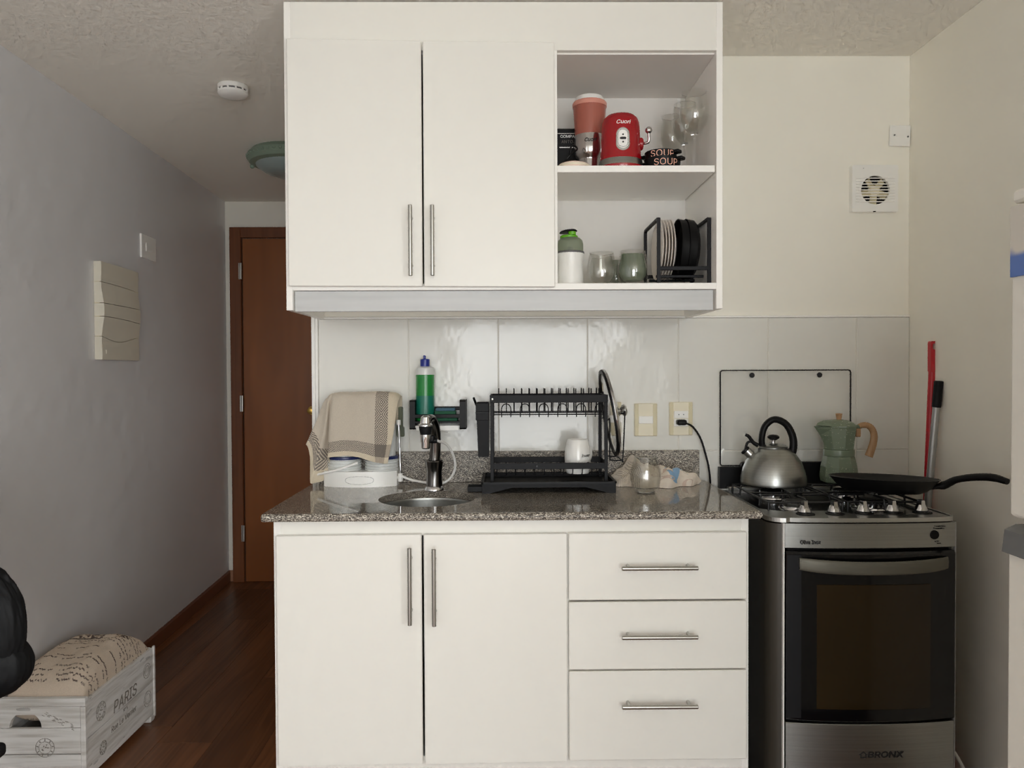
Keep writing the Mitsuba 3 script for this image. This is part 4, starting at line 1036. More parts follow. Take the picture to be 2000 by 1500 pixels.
for i, (p, t) in enumerate(zip(hp3, tgt)):
    n = np.cross(t, [0, 1, 0]); s = 0.0085 + 0.0050 * i / 39
    for a in np.linspace(0, 2 * np.pi, 12, endpoint=False): V.append(p + n * s * math.cos(a) + np.array([0, 1, 0]) * 0.009 * math.sin(a))
for i in range(39):
    for j in range(12):
        a, b = i * 12 + j, i * 12 + (j + 1) % 12
        Fk += [(a, b, b + 12), (a, b + 12, a + 12)]
V += [hp3[0], hp3[-1]]
for j in range(12): Fk += [(480, (j + 1) % 12, j), (481, 39 * 12 + j, 39 * 12 + (j + 1) % 12)]
mm = trimesh.Trimesh(np.array(V), np.array(Fk), process=False)
if mm.volume < 0: mm.invert()
part(mo, 'handle', cat([mm, rbox(ox + 0.053, ox + 0.069, oy - 0.0075, oy + 0.0075, oz + 0.145, oz + 0.173, 0.004)]), 'm_blond', smooth=50, label='pale wooden handle')

fp = thing('frying_pan', 'black non-stick frying pan with long handle on the right front burner', 'frying pan')
PR = 0.1480
pan_m = lathe([(0, 0), (0.098, 0), (0.112, 0.005), (0.126, 0.016), (PR - 0.003, 0.0385), (PR, 0.0405), (PR - 0.002, 0.042), (PR - 0.008, 0.0375), (0.120, 0.018), (0.106, 0.0065), (0, 0.0045)], 72)
A = trimesh.transformations.concatenate_matrices(trimesh.transformations.translation_matrix((1.1045, -0.356, 0.9465)), trimesh.transformations.rotation_matrix(math.radians(1.6), (0, 1, 0)), trimesh.transformations.rotation_matrix(math.radians(-3.3), (1, 0, 0)))
part(fp, 'bowl', pan_m.apply_transform(A), 'm_teflon')
hl = curve([at(1828, 951, -0.435), at(1846, 947, -0.445), at(1868, 937, -0.47), at(1905, 932, -0.51), at(1940, 933, -0.55), at(1968, 941, -0.585)], 40)
V, Fk = [], []
tgt = np.gradient(hl, axis=0); tgt /= np.linalg.norm(tgt, axis=1, keepdims=True)
for i, (p, t) in enumerate(zip(hl, tgt)):
    side = np.cross(t, [0, 0, 1]); side /= np.linalg.norm(side); up = np.cross(side, t)
    q = i / 39
    w, h = np.interp(q, [0, 0.12, 0.3, 0.8, 1], [0.009, 0.012, 0.012, 0.014, 0.010]), np.interp(q, [0, 0.15, 0.4, 0.8, 1], [0.006, 0.0115, 0.0095, 0.0105, 0.008])
    for a in np.linspace(0, 2 * np.pi, 14, endpoint=False): V.append(p + side * w * math.cos(a) + up * h * math.sin(a))
for i in range(39):
    for j in range(14):
        a, b = i * 14 + j, i * 14 + (j + 1) % 14
        Fk += [(a, b, b + 14), (a, b + 14, a + 14)]
V += [hl[0], hl[-1]]
for j in range(14): Fk += [(560, (j + 1) % 14, j), (561, 39 * 14 + j, 39 * 14 + (j + 1) % 14)]
hm2 = trimesh.Trimesh(np.array(V), np.array(Fk), process=False)
if hm2.volume < 0: hm2.invert()
part(fp, 'handle', hm2, 'm_black', smooth=50)
part(fp, 'bracket', tube([at(1818, 952, -0.42), at(1834, 950, -0.438)], 0.007, 10), 'm_iron')

# ------------------------------------------------------------------ brooms in the corner
br = thing('broom', 'red-handled broom leaning in the corner behind the stove', 'broom')
pt, pb = at(1821.5, 712, -0.150), np.array([1.328, -0.135, 0.10])
part(br, 'pole', tube(np.linspace(pt, pb, 4), 0.0115, 16), 'm_red_pole')
gr = at(1824, 690, -0.150)
tip = prism(rrect(gr[0] - 0.0155, gr[0] + 0.0155, gr[2] - 0.060, gr[2] + 0.0385, 0.006).difference(rrect(gr[0] - 0.009, gr[0] + 0.008, gr[2] + 0.012, gr[2] + 0.031, 0.004)), 0.018, 'xz', gr[1] - 0.010)
part(br, 'hanger', tip, 'm_red_pole', smooth=False, label='flattened red end with a hanging hole')
part(br, 'head', cbox(1.305, 1.350, -0.29, -0.02, 0.085, 0.125, 0.006), 'm_red_pole', smooth=False)
part(br, 'bristles', trimesh.convex.convex_hull(np.array([(1.308, -0.28, 0.088), (1.347, -0.28, 0.088), (1.308, -0.03, 0.088), (1.347, -0.03, 0.088), (1.290, -0.30, 0.001), (1.355, -0.30, 0.001), (1.290, -0.012, 0.001), (1.355, -0.012, 0.001)])), 'm_black_matte', smooth=False)
mp = thing('mop', 'grey metal mop handle with black grip leaning beside the red broom', 'mop')
pt, pg_ = at(1833.5, 744, -0.20), at(1828, 793, -0.20)
dirn = (pg_ - pt) / np.linalg.norm(pg_ - pt)
dirn = np.array([-0.085, 0.0, -1.0]); dirn /= np.linalg.norm(dirn)
pe = pt + dirn * (pt[2] - 0.07)
part(mp, 'pole', tube(np.linspace(pt + dirn * 0.05, pe, 4), 0.0112, 16), 'm_aluminium')
part(mp, 'grip', cyl(0.0135, pt, pt + dirn * 0.083, 20, 0.002), 'm_black_matte')
part(mp, 'head', cbox(pe[0] - 0.018, pe[0] + 0.036, -0.42, -0.31, 0.0005, 0.072, 0.01).apply_translation((0.006, 0.165, 0)), 'm_grey_plastic', smooth=False)

# ------------------------------------------------------------------ fridge
fr = thing('fridge', 'white two-door fridge at the right edge, standing against the right wall', 'fridge')
FX, FY0, FY1, FZ = 0.772, -2.03, -1.414, 1.574
part(fr, 'body', cbox(FX + 0.055, 1.355, FY0, FY1 - 0.004, 0.03, FZ - 0.022, 0.006), 'm_fridge', smooth=False)
part(fr, 'top', cbox(FX + 0.002, 1.355, FY0 - 0.002, FY1, FZ - 0.020, FZ, 0.004), 'm_fridge', smooth=False)
part(fr, 'freezer_door', rbox(FX, FX + 0.052, FY0, FY1, 1.078, FZ - 0.023, 0.008, 12), 'm_fridge')
ld2 = part(fr, 'fridge_door', rbox(FX - 0.002, FX + 0.052, FY0, FY1, 0.06, 1.032, 0.008, 12), 'm_fridge')
part(ld2, 'handle', prism([(FX - 0.010, 1.024), (FX - 0.006, 1.058), (FX + 0.012, 1.066), (FX + 0.05, 1.066), (FX + 0.05, 1.024)], FY1 - FY0, 'xz', FY0), 'm_dark_grey', smooth=False, label='dark grey recessed grip along the door top')
part(fr, 'foot', cat([cyl(0.02, (x, y, 0), (x, y, 0.035), 16) for x in (0.86, 1.3) for y in (FY0 + 0.06, FY1 - 0.06)]), 'm_black')
single('magnet_picture', cbox(FX - 0.0045, FX - 0.0005, FY1 - 0.22, FY1 - 0.006, 1.442, 1.548, 0.0005), 'm_magnet', 'blue and white picture magnet on the fridge door', 'magnet', smooth=False)

single('cable', tube(curve([(1.292, -0.265, 0.25), (1.284, -0.38, 0.215), (1.297, -0.43, 0.172), (1.325, -0.50, 0.05), (1.340, -0.56, 0.0065), (1.345, -0.70, 0.0065)], 30), 0.0055, 10), 'm_white', 'white cable dropping to the floor between the stove and the right wall', 'cable')

# ------------------------------------------------------------------ extractor fan, junction cover
ef = thing('extractor_fan', 'square white wall extractor fan with round louvred opening', 'fan')
ex, ez, yw = 1.2395, 1.898, -0.0005
plate = rrect(1.162, 1.316, 1.826, 1.981, 0.004)
part(ef, 'plate', prism(plate.difference(Point(ex, ez).buffer(0.0475, 20)), 0.010, 'xz', yw - 0.022), 'm_white', smooth=False)
part(ef, 'frame', prism(plate.difference(plate.buffer(-0.004)), 0.0125, 'xz', yw - 0.013), 'm_white', smooth=False)
part(ef, 'duct', cyl(0.052, (ex, yw - 0.0035, ez), (ex, yw - 0.0005, ez), 32), 'm_black')
for i in range(9):
    z = ez - 0.039 + i * 0.00975
    part(ef, 'louvre', cbox(1.174, 1.305, yw - 0.0245, yw - 0.0215, z - 0.0017, z + 0.0017, 0.0007), 'm_white', smooth=False)
part(ef, 'hub', lathe([(0, 0), (0.020, 0), (0.020, 0.009), (0.015, 0.0140), (0, 0.0155)], 28).apply_transform(trimesh.geometry.align_vectors([0, 0, 1], [0, -1, 0])).apply_translation((ex, yw - 0.0035, ez - 0.002)), 'm_cream')
for k in range(5):
    a = 2 * np.pi * k / 5 + 0.4
    bl = cbox(0.014, 0.045, -0.003, 0.003, -0.011, 0.011, 0.001).apply_transform(trimesh.transformations.rotation_matrix(0.5, (1, 0, 0))).apply_transform(trimesh.transformations.rotation_matrix(a, (0, 1, 0))).apply_translation((ex, yw - 0.011, ez - 0.002))
    part(ef, 'blade', bl, 'm_cream_dark', smooth=False)
part(ef, 'indicator', cyl(0.0013, (1.199, yw - 0.0218, 1.9695), (1.199, yw - 0.0232, 1.9695), 10), 'm_dark_grey')
part(ef, 'latch', cbox(1.232, 1.241, yw - 0.023, yw - 0.0205, 1.825, 1.8285, 0.0006), 'm_black', smooth=False)
jc = thing('junction_cover', 'small loose square white blanking plate in the wall corner above the fan', 'wall plate')
jm = cbox(-0.034, 0.034, -0.006, 0.0, -0.035, 0.035, 0.0015).apply_transform(trimesh.transformations.rotation_matrix(math.radians(2.2), (0, 1, 0))).apply_transform(trimesh.transformations.rotation_matrix(math.radians(-3), (0, 0, 1))).apply_translation((1.3285, -0.004, 2.0815))
part(jc, 'plate', jm, 'm_white', smooth=False)
for dx, dz in ((-0.019, 0.002), (0.025, -0.004)): part(jc, 'screw', cyl(0.0028, (1.3285 + dx, -0.0098 - dx * 0.052, 2.0815 + dz), (1.3285 + dx, -0.0118 - dx * 0.052, 2.0815 + dz), 10), 'm_dark_grey')

# ------------------------------------------------------------------ things on the upper open shelf (top at z = 1.884)
S1 = 1.8843
gb = thing('black_box', 'black food box with white lettering at the left end of the upper shelf', 'box')
part(gb, 'carton', cbox(0.160, 0.258, -0.150, -0.050, S1, 2.063, 0.0015), 'm_black', smooth=False)
part(gb, 'lettering', cat([flat_text('COMPART', 0.0085, (0.2115, -0.1502, 2.034), (1, 0, 0), (0, 0, 1), 0.0008, bold=True, stretch=1.05), cbox(0.160, 0.258, -0.1508, -0.1500, 2.0465, 2.0485, 0.0002), cbox(0.178, 0.222, -0.1508, -0.1500, 2.0020, 2.0055, 0.0002)]), 'm_print_white', smooth=False)
part(gb, 'lettering', flat_text('ANTOJO', 0.0095, (0.2115, -0.1502, 2.017), (1, 0, 0), (0, 0, 1), 0.0008), 'm_grey_ink', smooth=False)
part(gb, 'tab', tube(curve([(0.186, -0.10, 2.0625), (0.192, -0.10, 2.071), (0.204, -0.10, 2.0735), (0.215, -0.10, 2.070), (0.220, -0.10, 2.0625)], 14), 0.0012, 6), 'm_black')
gd = thing('coffee_grinder', 'coffee grinder with pinkish jar, white lid and steel base behind the red appliance', 'coffee grinder')
gx, gy = 0.2675, -0.205
part(gd, 'base', lathe([(0, S1), (0.043, S1), (0.043, 1.902), (0.0400, 1.911), (0, 1.911)], 40, (gx, gy, 0)), 'm_black')
part(gd, 'motor_housing', lathe([(0, 1.910), (0.0365, 1.910), (0.0355, 1.945), (0.0365, 1.951), (0.0425, 1.958), (0.0465, 1.970), (0.0475, 1.985), (0.0455, 2.021), (0, 2.021)], 56, (gx, gy, 0)), 'm_chrome', label='polished steel housing')
part(gd, 'jar', lathe([(0, 2.021), (0.0445, 2.021), (0.0475, 2.060), (0.050, 2.105), (0.0515, 2.112), (0.0515, 2.119), (0.048, 2.124), (0, 2.1245)], 56, (gx, gy, 0)), 'm_pink', label='translucent pinkish jar')
part(gd, 'jar_rim', lathe([(0.044, 2.1085), (0.0522, 2.1085), (0.0526, 2.112), (0.0526, 2.119), (0.0500, 2.1235), (0.044, 2.1240), (0.044, 2.1085)], 56, (gx, gy, 0)), 'm_pink_rim', label='paler pink rim')
part(gd, 'lid', lathe([(0, 2.124), (0.0455, 2.1245), (0.0450, 2.131), (0.0405, 2.139), (0.030, 2.142), (0, 2.143)], 48, (gx, gy, 0)), 'm_white')
part(gd, 'lettering', round_text('Cuori', 0.0105, (gx, gy), 0.0478, 1.994, -0.08, bold=True, slant=0.25), 'm_ink', smooth=False)
part(gd, 'cable', tube(curve([(0.246, -0.25, 1.895), (0.215, -0.285, 1.922), (0.190, -0.30, 1.925), (0.172, -0.30, 1.908), (0.176, -0.29, 1.912), (0.20, -0.295, 1.940), (0.222, -0.28, 1.962), (0.2065, -0.27, 1.975), (0.198, -0.275, 1.935), (0.205, -0.29, 1.916), (0.236, -0.30, 1.912), (0.258, -0.29, 1.896)], 90), 0.0027, 8), 'm_black', label='coiled black cable')
ls = thing('storage_lid', 'round cream plastic lid lying at the front left of the upper shelf', 'lid')
part(ls, 'disc', lathe([(0, S1), (0.043, S1), (0.0465, 1.889), (0.0465, 1.897), (0.044, 1.902), (0.030, 1.908), (0, 1.909)], 48, (0.2075, -0.325, 0)), 'm_pale_pink')
part(ls, 'rim', lathe([(0.0455, 1.893), (0.048, 1.893), (0.0485, 1.8955), (0.048, 1.898), (0.0455, 1.898), (0.0455, 1.893)], 48, (0.2075, -0.325, 0)), 'm_cream')

ra_ = thing('crank_appliance', 'red retro kitchen appliance with oval control panel and steel crank', 'kitchen appliance')
qx, qy = 0.3465, -0.312
sc_ = lambda prof, sx=1.0, sy=1.0: lathe(prof, 64).apply_transform(np.diag([sx, sy, 1, 1])).apply_translation((qx, qy, 0))
part(ra_, 'body', sc_([(0, 1.9145), (0.0607, 1.9145), (0.0593, 1.928), (0.0575, 1.968), (0.0555, 2.011), (0.0535, 2.0265), (0.0490, 2.038), (0.040, 2.0465), (0.024, 2.0515), (0, 2.053)]), 'm_red', label='glossy red housing')
part(ra_, 'foot', sc_([(0, S1), (0.0640, S1), (0.0655, 1.888), (0.0657, 1.896), (0, 1.896)]), 'm_red', label='glossy red foot')
part(ra_, 'steel_band', sc_([(0.055, 1.8955), (0.0660, 1.8955), (0.0650, 1.9015), (0.0627, 1.9142), (0.055, 1.9145), (0.055, 1.8955)]), 'm_brushed', label='brushed steel band')
def on_body(x, z): return qy - math.sqrt(max(0.0592 ** 2 - (x - qx) ** 2, 1e-6))
def patch(poly, lift, th, seg=26):
    m = prism(poly, th, 'xz', 0.0)
    m = m.subdivide_to_size(0.006)
    v = m.vertices.copy(); r = np.interp(v[:, 2], [1.928, 1.968, 2.011, 2.0265], [0.0593, 0.0575, 0.0555, 0.0535])
    a = (v[:, 0] - qx) / 0.058
    R = r + lift + (th - v[:, 1])
    v[:, 0], v[:, 1] = qx + R * np.sin(a), qy - R * np.cos(a)
    m.vertices = v
    return m
stad = lambda w, h, cz: Polygon([(qx - 0.002 + w * math.cos(a), cz + (h - w) * np.sign(math.sin(a)) + w * math.sin(a)) for a in np.linspace(0.001, 2 * np.pi - 0.001, 48)])
cpn = part(ra_, 'control_panel', patch(stad(0.0195, 0.0330, 1.9655), -0.0005, 0.0022), 'm_steel', smooth=False, label='oval silver control panel')
part(cpn, 'face', patch(stad(0.0157, 0.0278, 1.9665), 0.0014, 0.0012), 'm_white', smooth=False)
part(cpn, 'outline', patch(stad(0.0143, 0.0254, 1.967).difference(stad(0.0135, 0.0246, 1.967)), 0.0022, 0.0009), 'm_ink', smooth=False)
part(cpn, 'button', patch(rrect(qx - 0.0105, qx + 0.0065, 1.9635, 1.970, 0.003), 0.0022, 0.0016), 'm_ink', smooth=False)
for z in (1.9775, 1.956): part(cpn, 'button', patch(Point(qx - 0.002, z).buffer(0.0024, 5), 0.0022, 0.0012), 'm_ink', smooth=False)
part(ra_, 'lettering', round_text('Cuori', 0.0105, (qx, qy), 0.0552, 2.0105, -0.01, bold=True, slant=0.25, stretch=1.15), 'm_print_white', smooth=False)
part(ra_, 'hub', cat([cyl(0.0185, (qx + 0.050, qy, 1.9665), (qx + 0.065, qy, 1.9665), 30, 0.003)]), 'm_red')
crk = curve([(qx + 0.061, qy - 0.004, 1.9665), (qx + 0.072, qy - 0.010, 1.9665), (qx + 0.079, qy - 0.014, 1.9685), (qx + 0.0805, qy - 0.016, 1.977), (qx + 0.0795, qy - 0.018, 1.993)], 24)
part(ra_, 'crank', cat([tube(crk, 0.0040, 12), trimesh.creation.icosphere(3, 0.0100).apply_translation((qx + 0.0792, qy - 0.018, 2.0015))]), 'm_chrome', label='polished steel crank with ball knob')

for i, (z0, lab) in enumerate(((S1, 'black soup bowl with SOUP in pale lettering, the lower of two stacked'), (S1 + 0.0155, 'black soup bowl with SOUP in pale lettering, nested in the lower one'))):
    b = thing('soup_bowl', lab, 'bowl')
    cx_, cy_ = (0.4665, 0.462)[i], -0.325
    ro = (0.0520, 0.0460)[i]
    hz = (0.033, 0.038)[i]
    part(b, 'bowl', lathe([(0, z0), (ro - 0.010, z0), (ro - 0.004, z0 + 0.002), (ro - 0.001, z0 + 0.010), (ro, z0 + hz - 0.004), (ro + 0.0008, z0 + hz - 0.0015), (ro - 0.001, z0 + hz), (ro - 0.003, z0 + hz - 0.001), (ro - 0.0035, z0 + 0.014), (ro - 0.008, z0 + 0.0095), (0, z0 + 0.0085)], 56, (cx_, cy_, 0)), 'm_black')
    for sgn in (-1, 1):
        lug = rbox(-0.010, 0.010, -0.012, 0.012, z0 + hz - 0.011, z0 + hz - 0.001, 0.004).apply_transform(trimesh.transformations.rotation_matrix(math.radians(-40), (0, 0, 1)))
        part(b, 'lug', lug.apply_translation((cx_ + sgn * (ro + 0.007) * math.cos(math.radians(40)), cy_ - sgn * (ro + 0.007) * math.sin(math.radians(40)), 0)), 'm_black')
    part(b, 'lettering', round_text('SOUP', (0.0185, 0.0185)[i], (cx_, cy_), ro + 0.0007, z0 + (0.006, 0.0165)[i], 0.02 - 0.10 * i, stretch=1.05), 'm_copper_print', smooth=False)


def wine_glass(x, y, s, lab):
    bowl = [(0.0040 * s, 0.1035), (0.010 * s, 0.107), (0.022 * s, 0.115), (0.034 * s, 0.130), (0.0405 * s, 0.148), (0.0425 * s, 0.168), (0.0405 * s, 0.192), (0.0350 * s, 0.224)]
    t = thin_glass('wine_glass', lab, 'wine glass', bowl, (x, y, S1 + 0.0004), 'wine glasses on the upper shelf')
    part(t, 'stem', lathe([(0, 0.008), (0.0055, 0.010), (0.0036, 0.022), (0.0033, 0.070), (0.0048, 0.094), (0.0115, 0.1065), (0.009, 0.1085), (0, 0.1095)], 24, (x, y, S1 + 0.0004)), 'm_glass')
    part(t, 'foot', lathe([(0, 0), (0.032 * s, 0), (0.0335 * s, 0.0012), (0.031 * s, 0.0026), (0.015 * s, 0.005), (0.006, 0.0095), (0, 0.0095)], 40, (x, y, S1 + 0.0004)), 'm_glass')


wine_glass(0.557, -0.335, 1.0, 'clear stemmed wine glass nearest the front edge of the upper shelf')
wine_glass(0.5545, -0.232, 0.93, 'clear stemmed wine glass behind the front one on the upper shelf')
wine_glass(0.540, -0.118, 0.90, 'clear stemmed wine glass furthest back on the upper shelf')

# ------------------------------------------------------------------ things on the lower open shelf (top at z = 1.551)
S2 = 1.5513
bl = thing('blender_bottle', 'white bottle blender with clear jar and green lid at the left of the lower shelf', 'blender')
jx, jy = 0.2005, -0.280
part(bl, 'base', lathe([(0, S2), (0.0385, S2), (0.0395, S2 + 0.003), (0.0380, S2 + 0.040), (0.0365, S2 + 0.075), (0.0400, S2 + 0.094), (0.0405, S2 + 0.099), (0, S2 + 0.0995)], 56, (jx, jy, 0)), 'm_white')
part(bl, 'seal', lathe([(0, S2 + 0.099), (0.0415, S2 + 0.0992), (0.042, S2 + 0.102), (0.040, S2 + 0.105), (0, S2 + 0.1055)], 48, (jx, jy, 0)), 'm_dark_grey')
part(bl, 'jar', lathe([(0.0385, S2 + 0.105), (0.0385, S2 + 0.128), (0.036, S2 + 0.138), (0.0285, S2 + 0.1455), (0.024, S2 + 0.147)], 48, (jx, jy, 0)), 'm_smoke_clear', label='clear jar')
part(bl, 'blade_stem', lathe([(0, S2 + 0.105), (0.010, S2 + 0.105), (0.008, S2 + 0.116), (0.004, S2 + 0.122), (0, S2 + 0.123)], 20, (jx, jy, 0)), 'm_steel')
part(bl, 'lid', cat([lathe([(0, S2 + 0.145), (0.0265, S2 + 0.145), (0.0265, S2 + 0.1515), (0.022, S2 + 0.154), (0, S2 + 0.154)], 40, (jx - 0.004, jy, 0)), lathe([(0, S2 + 0.1535), (0.0115, S2 + 0.1535), (0.0115, S2 + 0.163), (0, S2 + 0.163)], 28, (jx + 0.004, jy - 0.012, 0))]), 'm_lime', label='bright green lid')
part(bl, 'flip_cap', lathe([(0, 0), (0.026, 0.0), (0.027, 0.002), (0.022, 0.006), (0, 0.0075)], 36).apply_transform(trimesh.transformations.rotation_matrix(math.radians(-7), (0, 1, 0))).apply_translation((jx - 0.006, jy - 0.002, S2 + 0.1625)), 'm_black', label='black flip cap')


def cup(x, y, s, inner, lab):
    t = thing('double_wall_cup', lab, 'glass')
    a = np.linspace(0, 2 * np.pi, 49)[:-1]
    o = [(0.0, 0.001), (0.026, 0.001), (0.033, 0.002), (0.0405, 0.016), (0.0435, 0.036), (0.0425, 0.055), (0.0385, 0.078), (0.0345, 0.097)]
    i_ = [(0.0, 0.0125), (0.014, 0.0125), (0.026, 0.015), (0.0355, 0.028), (0.038, 0.042), (0.0375, 0.055), (0.034, 0.074), (0.0320, 0.088)]
    part(t, 'outer_wall', lathe([(r * s, S2 + 0.0003 + z * s) for r, z in o], 56, (x, y, 0)), 'm_drink')
    part(t, 'rim', tube(np.stack([x + 0.0345 * s * np.cos(a), y + 0.0345 * s * np.sin(a), S2 + 0.097 * s + 0 * a], 1), 0.0008, 8, closed=True), 'm_glass')
    part(t, 'foot_ring', tube(np.stack([x + 0.031 * s * np.cos(a), y + 0.031 * s * np.sin(a), S2 + 0.0012 + 0 * a], 1), 0.0009, 8, closed=True), 'm_glass')
    if inner == 'm_glass':
        part(t, 'inner_wall', lathe([(r * s * 0.95, S2 + z * s * 0.97) for r, z in i_], 56, (x, y, 0)), 'm_drink')
        part(t, 'inner_rim', tube(np.stack([x + 0.0304 * s * np.cos(a), y + 0.0304 * s * np.sin(a), S2 + 0.0854 * s + 0 * a], 1), 0.0007, 8, closed=True), 'm_glass')
    else:
        part(t, 'inner_wall', lathe([(0, S2 + 0.0115 * s)] + [(r * s, S2 + z * s) for r, z in i_[1:]] + [(0.031 * s, S2 + 0.0875 * s), (0.036 * s, S2 + 0.055 * s), (0.033 * s, S2 + 0.030 * s), (0, S2 + 0.016 * s)], 56, (x, y, 0)), inner, label='sage green inner wall')


cup(0.2905, -0.305, 1.0, 'm_glass', 'clear double-walled glass cup between the blender and the green cup')
cup(0.3835, -0.300, 1.06, 'm_sage_glass', 'double-walled glass cup with green inside nearest the black plate rack')
cup(0.3465, -0.200, 1.0, 'm_sage_glass', 'double-walled glass cup with green inside, half hidden behind the two front cups')

# plate rack with five plates and two bowls standing on edge
pr = thing('plate_rack', 'black metal plate rack at the right end of the lower shelf', 'plate rack')
for x in (0.449, 0.5965):
    fp_ = [(-0.337, S2), (-0.337, 1.7445), (-0.331, 1.748), (-0.318, 1.748), (-0.128, 1.748), (-0.120, 1.740), (-0.120, S2), (-0.127, S2), (-0.127, 1.738), (-0.131, 1.7415), (-0.325, 1.7415), (-0.330, 1.738), (-0.330, S2)]
    w = 0.0095
    part(pr, 'side_frame', prism(fp_, w, 'yz', x), 'm_rack', smooth=False)
for y in (-0.336, -0.126):
    part(pr, 'cross_bar', cbox(0.456, 0.598, y, y + 0.005, 1.594, 1.6055, 0.001), 'm_rack', smooth=False)
for y in (-0.2825, -0.1755):
    part(pr, 'bottom_bar', cbox(0.456, 0.598, y - 0.003, y + 0.003, 1.578, 1.586, 0.001), 'm_rack', smooth=False)
part(pr, 'base_plate', cbox(0.452, 0.603, -0.330, -0.126, S2 + 0.0002, S2 + 0.004, 0.001), 'm_rack', smooth=False)


def on_edge(prof, x, y, z, lean=0.0, n=64):
    """A dish turned on its edge: its open face looks towards -x."""
    m = lathe(prof, n)
    m.apply_transform(trimesh.transformations.rotation_matrix(math.radians(-90), (0, 1, 0)))
    if lean: m.apply_transform(trimesh.transformations.rotation_matrix(math.radians(lean), (0, 1, 0)))
    m.apply_translation((x, y, z)); return m


PRF = [(r * 1.075, z) for r, z in [(0, -0.0115), (0.052, -0.0115), (0.058, -0.009), (0.080, -0.001), (0.0845, 0.0), (0.0850, 0.0012), (0.0842, 0.0022), (0.080, 0.0014), (0.057, -0.0055), (0.051, -0.008), (0, -0.008)]]
for i in range(5):
    s_ = single('plate', on_edge(PRF, 0.4715 + 0.0088 * i, -0.228, 1.6690, 1.5), 'm_plate', ('leftmost of the five white plates standing in the black plate rack', 'second white plate from the left in the black plate rack', 'middle one of the five white plates in the black plate rack', 'fourth white plate from the left in the black plate rack', 'rightmost white plate in the rack, next to the black dishes')[i], 'plate', 'white plates standing in the plate rack')
BPF = [(0, -0.034), (0.062, -0.034), (0.070, -0.030), (0.080, -0.012), (0.0885, 0.0), (0.0900, 0.001), (0.0885, 0.002), (0.079, -0.010), (0.067, -0.026), (0, -0.0295)]
BPF2 = [(0, -0.0345), (0.066, -0.0345), (0.079, -0.0305), (0.0890, -0.021), (0.0915, -0.002), (0.0925, 0.0), (0.0915, 0.0015), (0.0893, 0.0), (0.0862, -0.020), (0.077, -0.0275), (0, -0.031)]
for x, lab in ((0.5285, 'black round dish standing in the plate rack next to the white plates'), (0.5520, 'black round dish standing in the plate rack nearest its right frame')):
    single('round_dish', on_edge(BPF2, x, -0.228, 1.6700, 2.0), 'm_black', lab, 'dish')

# ------------------------------------------------------------------ left wall: consumer unit and switch
wl_d = np.array([-0.0496, 1.0, 0]); wl_d /= np.linalg.norm(wl_d)      # along the wall, away from the camera
wl_n = np.array([wl_d[1], -wl_d[0], 0])                                # into the room


def wall_pt(y, z, out=0.0):
    return np.array([left_x(y), y, z]) + wl_n * out


cu = thing('fuse_box', 'beige plastic fuse box with wavy cover on the left wall', 'fuse box')
ua, ub, za, zb = 0.503, 0.873, 1.353, 1.747


def wave_block(z0, z1, n0=0.001, wave=0.0, ends=(0, 0)):
    """Cover piece between two heights: its outer face swells in and out with height."""
    us = np.linspace(ua, ub, 13); zs = np.linspace(0, 1, 9)
    V, F = [], []
    for u in us:
        t = (u - ua) / (ub - ua)
        lo = z0 + ends[0] * (0.0 - 0.026 * math.sin(t * 4.6) * (ends[0] != 0)); hi = z1 + ends[1] * (0.0 - 0.026 * math.sin(t * 4.6) * (ends[1] != 0))
        lo, hi = z0 + cut(z0, t), z1 + cut(z1, t)
        for s in zs:
            z = lo + (hi - lo) * s
            q = (z - za) / (zb - za)
            o = 0.026 + 0.011 * math.sin(np.pi * min(max(q, 0), 1)) + 0.004 * math.cos(q * 4 * np.pi)
            o *= 1 - 0.30 * t ** 3
            V += [wall_pt(u, z, n0), wall_pt(u, z, o)]
    k = len(zs) * 2
    P = np.array(V)
    for i in range(len(us) - 1):
        for j in range(len(zs) - 1):
            a, b = i * k + 2 * j, (i + 1) * k + 2 * j
            F += [(a + 1, b + 1, b + 3), (a + 1, b + 3, a + 3), (a, b + 2, b), (a, a + 2, b + 2)]
        a, b = i * k, (i + 1) * k
        F += [(a, b, b + 1), (a, b + 1, a + 1)]
        a, b = a + k - 2, b + k - 2
        F += [(a, b + 1, b), (a, a + 1, b + 1)]
    for i, sgn in ((0, 1), (len(us) - 1, -1)):
        for j in range(len(zs) - 1):
            a = i * k + 2 * j
            q = [(a, a + 1, a + 3), (a, a + 3, a + 2)]
            F += q if sgn > 0 else [t[::-1] for t in q]
    m = trimesh.Trimesh(P, np.array(F), process=False)
    if m.volume < 0: m.invert()
    return m


def cut(z, t):
    """How the seams of the cover swing along its width."""
    if abs(z - za) < 1e-6 or abs(z - zb) < 1e-6: return 0.0
    k = round((z - za) / (zb - za), 2)
    return {0.20: 0.030 * math.sin(t * 4.9 - 0.4) * -0.45 + 0.010, 0.45: -0.004 - 0.026 * t ** 2 * 0.4, 0.575: 0.030 * math.sin(t * 4.9 - 0.4) * -0.45 + 0.008, 0.80: -0.004 - 0.026 * t ** 2 * 0.4}.get(k, 0.0)


